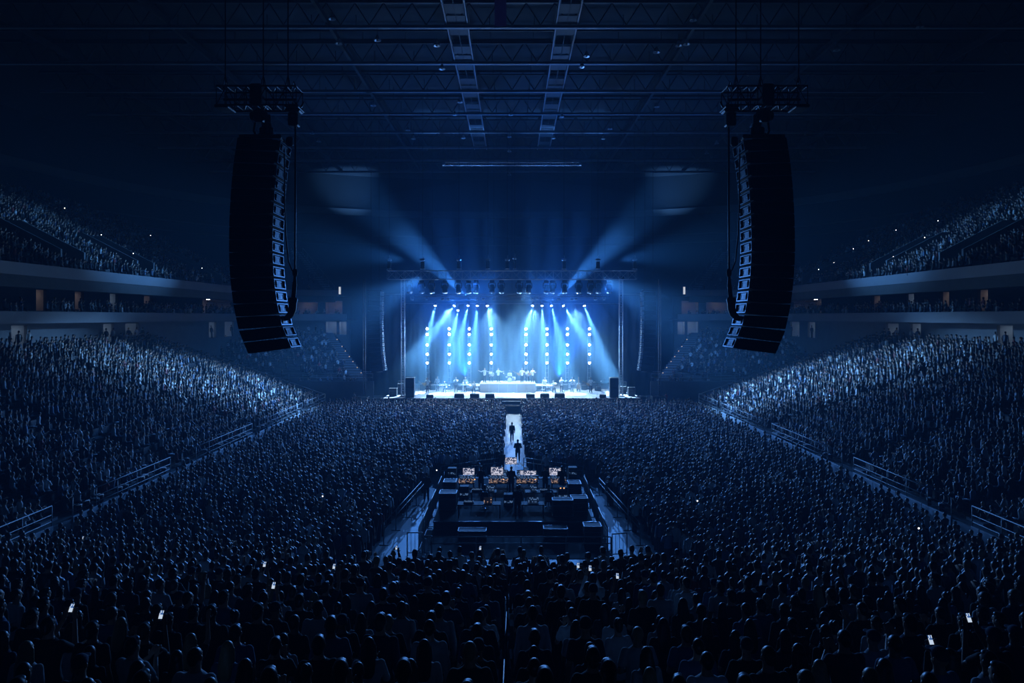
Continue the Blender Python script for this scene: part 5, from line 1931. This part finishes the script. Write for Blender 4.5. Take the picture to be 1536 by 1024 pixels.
barrier((-3.75, 31.0, 0), 8.35, 0, "long barrier with two pale rails along the near side of the mixing platform", 1.07, False)
barrier((-4.95, 31.5, 0), 0.72, 0.05, "short barred barrier at the near left corner of the mixing area")
barrier((-4.15, 31.5, 0), 0.36, 0, "narrow barred barrier between the near left corner and the long rails", 0.95)
barrier((4.7, 31.3, 0), 0.75, 0.25, "short barred barrier at the near right corner of the mixing area")
for s_, side in ((-1, "left"), (1, "right")):
    for k, (a, b) in enumerate(((32.2, 35.6), (35.9, 39.3), (39.6, 42.6))):
        barrier((s_ * (4.5 if s_ < 0 else 4.62), a, 0), b - a, PI / 2, "barred barrier on the %s side of the mixing platform, %s from the camera" % (side, nth(k + 1)), 1.12)
    a = Vector((s_ * 4.85, 45.4))
    b = Vector((s_ * 0.85, 48.2))
    p, q = (a, b)
    d = q - p
    barrier((p.x, p.y, 0), d.length, math.atan2(d.y, d.x), "slanting pale crowd rail behind the mixing platform, %s of the aisle" % side, 1.12, False)
    # lane fence against the crowd
    barrier((s_ * 6.35, 33.0, 0), 9.2, PI / 2 + s_ * 0.09, "pale fence between the %s lane and the standing crowd" % side, 1.1, False)


def desk(loc, w, label, lit=True, group="lit mixing consoles"):
    t = thing("mixing_console", label, "mixing console", loc, 0, group)
    mb = MB()
    pr = [(-0.45, 0.47), (-0.45, 0.53), (0.1, 0.67), (0.42, 0.82), (0.46, 0.82), (0.46, 0.47)]
    mb.loft([[(-w / 2, y, z) for y, z in pr], [(w / 2, y, z) for y, z in pr]])
    obj("console_body", mb, M["desk"], t)
    R = Matrix.Rotation(math.atan2(0.14, 0.55), 3, "X")
    obj("fader_panel", MB().obox((0, -0.175, 0.612), (w * 0.94, 0.5, 0.016), R), M["screen_warm"] if lit else M["screen_blue"], t)
    R2 = Matrix.Rotation(math.atan2(0.15, 0.32), 3, "X")
    obj("meter_panel", MB().obox((0, 0.256, 0.752), (w * 0.9, 0.3, 0.016), R2), M["screen_blue"], t)
    k = int(w / 0.09)
    for i in range(k):
        obj("fader", MB().obox((-w * 0.44 + w * 0.88 * i / max(1, k - 1), -0.17 + 0.12 * math.sin(i * 2.3), 0.635 + 0.03 * math.sin(i * 2.3)), (0.022, 0.05, 0.03), R), M["alu"], t)
    for s_ in (-1, 1):
        obj("leg", MB().cbox((s_ * w * 0.42, 0, 0.235), (0.06, 0.7, 0.47), 0.01), M["black_metal"], t)
    return t


def monitor(loc, w, h, label, m, stand=0.35, rz=0.0, group="lit screens on the mixing platform"):
    t = thing("monitor_screen", label, "screen", loc, rz, group)
    obj("screen_case", MB().cbox((0, 0.03, 0), (w + 0.04, 0.05, h + 0.04), 0.012), M["black"], t)
    obj("display", MB().box(-w / 2, w / 2, -0.002, 0.004, -h / 2, h / 2), m, t)
    obj("stand_pole", MB().cyl((0, 0.06, -h / 2 - stand), (0, 0.06, 0), 0.02), M["black_metal"], t)
    obj("stand_base", MB().lathe([(0.14, 0), (0.14, 0.015), (0.03, 0.03)], 14, (0, 0.06, -h / 2 - stand)), M["black_metal"], t)
    return t


for n, (px, w) in enumerate(((700, 1.05), (748, 1.3), (791, 1.45), (838, 1.0))):
    desk(((px - 768) * 0.0417, 41.8, PZ), w, "mixing console with warm lit keys, %s from the left in the far row" % nth(n + 1))
for n, (px, py, wp, hp) in enumerate(((703, 707, 17, 10), (745.5, 706.5, 18, 12), (792, 710, 24, 8.5), (832.5, 707, 17, 10.5))):
    Y = 43.0
    p = at(px, py, Y)
    monitor(p, wp * Y / 1000, hp * Y / 1000, "bright screen above the far row of mixing consoles, %s from the left" % nth(n + 1), M["screen_grid"], max(0.03, p.z - hp * Y / 2000 - PZ - 0.475))
for n, px in enumerate((757, 780)):
    p = at(px, 709, 43.05)
    monitor(p, 0.4, 0.34, "small cool blue screen beside the centre of the screen table, %s of the standing person" % ("left", "right")[n], M["screen_blue"], p.z - 0.17 - PZ - 0.475)
for n, (x, Y, h, says) in enumerate(((-3.85, 42.9, 1.15, "at the far left corner of the platform"), (3.9, 42.9, 1.2, "at the far right corner of the platform"),
                                     (-2.85, 39.9, 0.75, "left of the middle tables"), (3.0, 39.5, 0.8, "right of the middle tables"), (-0.2, 38.3, 0.7, "between the two middle tables"))):
    t = thing("equipment_rack", "dark equipment rack with small lit modules %s" % says, "equipment rack", (x, Y, PZ), 0, "equipment racks on the mixing platform")
    obj("rack_case", MB().cbox((0, 0, h / 2), (0.56, 0.5, h), 0.02), M["case"], t)
    for k in range(int(h / 0.18)):
        obj("rack_module", MB().cbox((0, -0.255, 0.12 + 0.18 * k), (0.48, 0.02, 0.13), 0.005), M["screen_blue"] if k % 3 == 1 else M["desk"], t)
# shelf that carries them
sh = thing("screen_table", "long dark table behind the mixing consoles that carries the bright screens", "table", (0.0, 43.1, PZ))
obj("table_top", MB().cbox((0, 0, 0.44), (6.8, 0.5, 0.05), 0.012), M["case"], sh)
for x in (-3.2, -1.1, 1.1, 3.2):
    obj("leg", MB().cbox((x, 0, 0.21), (0.06, 0.4, 0.42), 0.01), M["black_metal"], sh)
p = at(766.5, 691, 45.0)
monitor(p, 0.76, 0.44, "tall-standing bright screen at the back of the mixing platform, by the aisle", M["screen_grid"], p.z - 0.22 - PZ)
# warm little lamps on the desks
for n, (px, py) in enumerate(((712, 727), (755, 722), (767, 706), (803, 722), (841, 737), (846, 738))):
    Y = 41.2 if py < 730 else 38.8
    p = at(px, py, Y)
    z0 = PZ + (0.7 if py < 730 else 0.78)
    t = thing("desk_lamp", "tiny warm desk lamp on the mixing platform, %s from the left" % nth(n + 1), "lamp", (p.x, Y, z0), 0, "desk lamps on the mixing platform")
    z = max(0.12, p.z - z0)
    obj("gooseneck", MB().tube([(0, 0.1, 0), (0, 0.1, z * 0.7), (0, 0.05, z)], 0.008), M["black_metal"], t, True)
    obj("lamp_bulb", MB().ell((0, 0.02, z - 0.02), (0.045, 0.045, 0.03), 10, 6), M["desk_lamp"], t, True)
    obj("lamp_foot", MB().lathe([(0.05, 0), (0.05, 0.015), (0.01, 0.02)], 10, (0, 0.1, 0)), M["black_metal"], t)

# near tables with laptops and equipment
for n, (x0, x1, Y, lab) in enumerate(((-2.4, -0.9, 38.7, "dark table in the middle row left of centre, with a laptop on it"), (0.75, 2.6, 38.7, "dark table in the middle row right of centre, with papers on it"),
                                      (-2.95, -0.6, 36.2, "dark table at the platform's near edge left of centre"), (0.5, 1.75, 36.2, "dark table at the platform's near edge right of centre, with a bright laptop"))):
    t = thing("equipment_table", lab, "table", ((x0 + x1) / 2, Y, PZ))
    w = x1 - x0
    obj("table_top", MB().cbox((0, 0, 0.72), (w, 0.7, 0.05), 0.012), M["case"], t)
    for sx in (-1, 1):
        for sy in (-1, 1):
            obj("leg", MB().cbox((sx * (w / 2 - 0.06), sy * 0.28, 0.35), (0.05, 0.05, 0.7), 0.008), M["black_metal"], t)


def laptop(loc, label, m, w=0.42):
    t = thing("laptop", label, "laptop", loc, 0, "laptops on the mixing platform")
    obj("keyboard_deck", MB().cbox((0, 0, 0.012), (w, 0.28, 0.02), 0.006), M["alu"], t)
    lid = obj("screen_lid", MB().obox((0, 0.17, 0.15), (w, 0.014, 0.28), Matrix.Rotation(-0.28, 3, "X")), M["alu"], t)
    obj("display", MB().obox((0, 0.158, 0.151), (w * 0.94, 0.006, 0.25), Matrix.Rotation(-0.28, 3, "X")), m, lid)


laptop((-1.25, 38.65, PZ + 0.745), "laptop with a cool blue screen on the middle row's left table", M["screen_blue"], 0.5)
laptop((1.25, 38.7, PZ + 0.745), "laptop on the middle row's right table", M["screen_blue"], 0.4)
laptop((-1.3, 36.15, PZ + 0.745), "laptop with warm lit marks at the platform's near edge", M["screen_warm"], 0.5)
laptop((1.15, 36.15, PZ + 0.745), "wide blue laptop at the platform's near edge right of centre", M["screen_blue"], 0.62)
for n, (x, Y, z) in enumerate(((-2.35, 36.2, 0.745), (1.9, 38.65, 0.745), (-2.05, 38.75, 0.745))):
    t = thing("light_desk", ("blue-lit control panel at the near edge table's outer end", "small lit control panel on the middle row's right table", "small lit control panel on the middle row's left table")[n], "control panel", (x, Y, PZ + z))
    obj("panel_case", MB().cbox((0, 0, 0.05), (0.55, 0.4, 0.1), 0.02), M["desk"], t)
    obj("panel_face", MB().cbox((0, 0, 0.105), (0.5, 0.35, 0.012), 0.004), M["screen_blue"], t)

# cases and racks on and by the platform
flight_case((-3.75, 40.4, PZ), (0.75, 0.9, 0.85), "black flight case at the platform's left edge, farther of the two there", group="flight cases on the mixing platform")
flight_case((-3.6, 37.6, PZ), (0.95, 0.8, 0.9), "black flight case at the platform's left edge, nearer of the two there", group="flight cases on the mixing platform")
flight_case((3.75, 40.2, PZ), (0.75, 0.9, 0.8), "black flight case at the platform's right edge, farther of the two there", group="flight cases on the mixing platform")
flight_case((3.75, 37.3, PZ), (0.9, 0.8, 0.7), "black flight case at the platform's right edge, nearer of the two there", group="flight cases on the mixing platform")
flight_case((2.75, 36.3, PZ), (1.1, 0.6, 0.85), "wide black flight case on the near edge of the platform, right of centre", group="flight cases on the mixing platform")
flight_case((4.0, 33.3, 0), (0.85, 0.7, 0.85), "plain black flight case on the floor at the near right corner of the platform", group="flight cases on the mixing platform")
flight_case((-2.0, 33.6, 0), (1.4, 0.6, 0.5), "low black flight case on the floor before the platform, left of centre", group="flight cases on the mixing platform")
flight_case((2.2, 33.8, 0), (1.2, 0.6, 0.55), "low black flight case on the floor before the platform, right of centre", group="flight cases on the mixing platform")


def office_chair(loc, rz, label):
    t = thing("office_chair", label, "chair", loc, rz, "chairs on the mixing platform")
    obj("seat", MB().cbox((0, 0, 0.45), (0.46, 0.44, 0.08), 0.03), M["cushion"], t)
    R = Matrix.Rotation(0.12, 3, "X")
    obj("backrest", MB().cbox((0, -0.25, 0.78), (0.42, 0.06, 0.46), 0.03, R), M["cushion"], t)
    obj("back_frame", MB().tube([(-0.22, -0.22, 0.5), (-0.23, -0.27, 0.85), (-0.16, -0.3, 1.02), (0.16, -0.3, 1.02), (0.23, -0.27, 0.85), (0.22, -0.22, 0.5)], 0.016), M["alu"], t, True)
    obj("column", MB().cyl((0, 0, 0.1), (0, 0, 0.42), 0.03), M["alu"], t)
    for k in range(5):
        a = 2 * PI * k / 5
        obj("leg", MB().cyl((0, 0, 0.11), (0.26 * math.cos(a), 0.26 * math.sin(a), 0.05), 0.02), M["alu"], t)


for n, (px, py, pose, lab) in enumerate(((721.5, 698, "keys", "person at the far consoles, silhouetted between the two screens left of centre"), (767, 702, "keys", "person in black at the far consoles, on the platform's centre line"),
                                         (818, 703, "keys", "person at the far consoles, between the two screens right of centre"), (843, 704, "cross", "person standing at the right end of the far consoles with arms crossed"))):
    Y = 40.7
    person(((px - 768) * Y / 1000, Y, PZ), random.uniform(-0.15, 0.15), lab, pose, "black", "long", ("short", "cropped", "cap", "short")[n], "dark", 0, 0.99, group="crew on the mixing platform")
for n, (px, lab) in enumerate(((727, "person seated in an office chair in the middle row, left of centre"), (779, "person seated in an office chair in the middle row, right of centre"), (823, "person seated in an office chair in the middle row, farthest right"))):
    Y = 37.75
    x = (px - 768) * Y / 1000
    person((x, Y, PZ + 0.03), 0.0, lab, "keys", "charcoal" if n != 2 else "mid-blue", "long", ("short", "short", "cap")[n], "dark", 0, 1.0, seated=True, group="crew on the mixing platform")
    office_chair((x, Y - 0.02, PZ), 0.0, "office chair with a pale rim under the %s seated person of the middle row" % nth(n + 1))
person(((776 - 768) * 0.0368, 35.95, PZ), 0.0, "person in black standing at the platform's near edge between the tables", "front", "black", "long", "short", group="crew on the mixing platform")
person((-5.25, 40.9, 0.0), 0.1, "person in dark clothes standing in the lane beside the platform's left rail", "cross", "charcoal", "long", "cropped")

# lit phones among the far crowd
UPL = [(97, 312), (218, 325), (152, 352), (226, 353), (200, 380), (263, 356), (303, 402), (275, 390), (1407, 331), (1344, 345), (1303, 361), (1280, 373), (1251, 394), (1387, 356), (1228, 404), (1340, 385)]
n0 = 0
for px, py in UPL:
    u, v = abs(px - 768) / 1000, (HOR - py) / 1000
    # meet the plane of spectators' hands above the upper stand
    Y = (15.2 + 1.45 - CAMZ - 0.494 * 38.6) / (v - 0.494 * u)
    if not 30 < Y < 103:
        Y = 98.0
        continue
    x = (px - 768) / 1000 * Y
    n0 += 1
    phone((x, Y, CAMZ + v * Y), 0.0 if True else 0, "tiny phone light in the %s upper stand, %s of them along from the camera" % ("left" if px < 768 else "right", nth(n0 if px < 768 else n0 - 8 if n0 > 8 else n0)), 0.0, 0.10, 0.10, "phone lights in the upper stands", True)
for n, (px, py, zz) in enumerate(((484, 744, 1.75), (1046, 751, 1.75), (655, 705, 1.7), (1378, 792, 1.8))):
    Y = (CAMZ - zz - (0.9 if n == 3 else 0)) * 1000 / (py - HOR)
    phone(((px - 768) * Y / 1000, Y, zz + (0.9 if n == 3 else 0)), 0, "bright phone light in the standing floor crowd %s" % ("left of the mixing platform", "right of the mixing platform", "just left of the slanting rail", "near the right side railing")[n], 0, 0.07, 0.07, "phone lights in the floor crowd", True)
# ------------------------------------------------------------------ haze
hz = bpy.data.materials.new("stage_haze")
hz.use_nodes = True
nt = hz.node_tree
nt.nodes.remove(nt.nodes["Principled BSDF"])
vs = nt.nodes.new("ShaderNodeVolumeScatter")
vs.inputs["Color"].default_value = (0.32, 0.66, 1.0, 1)
vs.inputs["Density"].default_value = HAZE
vs.inputs["Anisotropy"].default_value = 0.1
nt.links.new(vs.outputs["Volume"], nt.nodes["Material Output"].inputs["Volume"])
hzo = obj("haze", MB().box(-67.8, 67.8, -12.8, 132.8, 0.0, 38.39), hz)
tag(hzo, "thin blue-lit theatrical haze filling the whole hall", "haze", kind="stuff")
# thicker haze on and above the stage
hz2 = hz.copy()
hz2.name = "thick_stage_haze"
hz2.node_tree.nodes["Volume Scatter"].inputs["Density"].default_value = HAZE2
hzo2 = obj("haze", MB().lathe([(2.0, 0.0), (15.5, 0.02), (16.0, 3.0), (14.5, 8), (11.5, 12), (6, 15), (1, 16.5)], 40, (0, 0, 0)), hz2)
hzo2.location = (0, 89.0, DECK)
hzo2.scale = (1, 0.55, 1)
tag(hzo2, "denser glowing haze hanging over the band on the stage", "haze", kind="stuff")

hz3 = hz.copy()
hz3.name = "drifting_roof_haze"
hz3.node_tree.nodes["Volume Scatter"].inputs["Density"].default_value = HAZE3
hzo3 = obj("haze", MB().ell((0, 0, 0), (36, 15, 13.5), 48, 24), hz3)
hzo3.location = (0, 103, 18.5)
tag(hzo3, "drifting blue haze rising over the back of the stage", "haze", kind="stuff")

# ------------------------------------------------------------------ the lamps of the show
BLUE = (0.035, 0.24, 1.0)
DEEP = (0.02, 0.18, 1.0)
PALE = (0.16, 0.45, 1.0)
WHITE = (0.36, 0.66, 1.0)
# eleven spotlights over the band
for p, q in BEAMS:
    lamp("spotlight_beam", "SPOT", p, q, E_SPOT, (0.27, 0.57, 1.0), 14, 0.25, 0.1)
# tower lamps
for p in LAMPS:
    lamp("tower_glow", "SPOT", p, p + Vector((0, -10, -1.5)), E_TOWER, PALE, 150, 0.8, 0.16)
# the two big beams that rise from above the back curtain, and fainter ones
for s_ in (-1, 1):
    p, q = RISERS[0 if s_ < 0 else 1]
    lamp("rising_beam", "SPOT", p, q, E_RISE, (0.10, 0.36, 1.0), 18, 1.0, 0.15)
for px, tx in ((690, 655), (716, 700), (742, 733), (794, 803), (820, 836), (846, 881)):
    lamp("fan_beam", "SPOT", at(px, 540, 92), at(tx, 250, 90), E_FAN, (0.06, 0.28, 1.0), 11, 1.0, 0.15)
# front truss lamps on the band
for px in (632, 687, 738, 790, 847, 898):
    p = Vector(((px - 768) * 0.079, 79.2, TZ0 - 1.0))
    lamp("band_wash", "SPOT", p, (p.x * 0.75, 87, 2.2), E_BAND, (0.42, 0.70, 1.0), 62, 0.6, 0.15)
# back light over the band (rim light, pale deck)
for x in (-9, -3, 3, 9):
    lamp("back_wash", "SPOT", (x, 93.5, 12.5), (x * 0.9, 84, 2.0), E_BACK, (0.42, 0.70, 1.0), 70, 0.6, 0.2)
# audience wash from the front truss
for x, tx, ty in ((-11, -14, 60), (-4, -5, 48), (4, 5, 48), (11, 14, 60)):
    lamp("audience_wash", "SPOT", (x, 77.9, TZ0 - 0.5), (tx, ty, 2.0), E_AUD, (0.07, 0.29, 1.0), 95, 0.7, 0.3)
for s_ in (-1, 1):
    lamp("stand_wash", "SPOT", (s_ * 10.5, 77.9, TZ0 + 0.2), (s_ * 30, 67, 3.5), E_STAND, (0.16, 0.45, 1.0), 48, 0.9, 0.3)
    lamp("upper_stand_wash", "SPOT", (s_ * 12.5, 78.2, TZ1 + 1.2), (s_ * 51, 64, 23), E_UP, (0.1, 0.38, 1.0), 44, 1.0, 0.3)
for s_ in (-1, 1):
    lamp("corner_fill", "SPOT", (s_ * 14.8, 84, 14.0), (s_ * 27, 98, 4.0), E_CORNER, (0.08, 0.32, 1.0), 60, 1.0, 0.3)  # added fill without a fixture, brightens the dark corner stands
# added fill without fixtures, for the light the stage throws on roof and haze
for s_ in (-1, 1):
    lamp("roof_fill", "SPOT", (s_ * 6, 79, TZ1 + 0.6), (s_ * 3, 56, 38), E_ROOF, DEEP, 90, 0.9, 0.3)
    lamp("haze_fill", "SPOT", (s_ * 6.5, 93, 3.0), (s_ * 11, 82, 38), E_HAZE, DEEP, 74, 1.0, 0.3)
# small lamps in the mixing position
lamp("console_glow", "POINT", (0, 41.0, 2.0), None, 1.2, (1.0, 0.6, 0.4), radius=0.3)
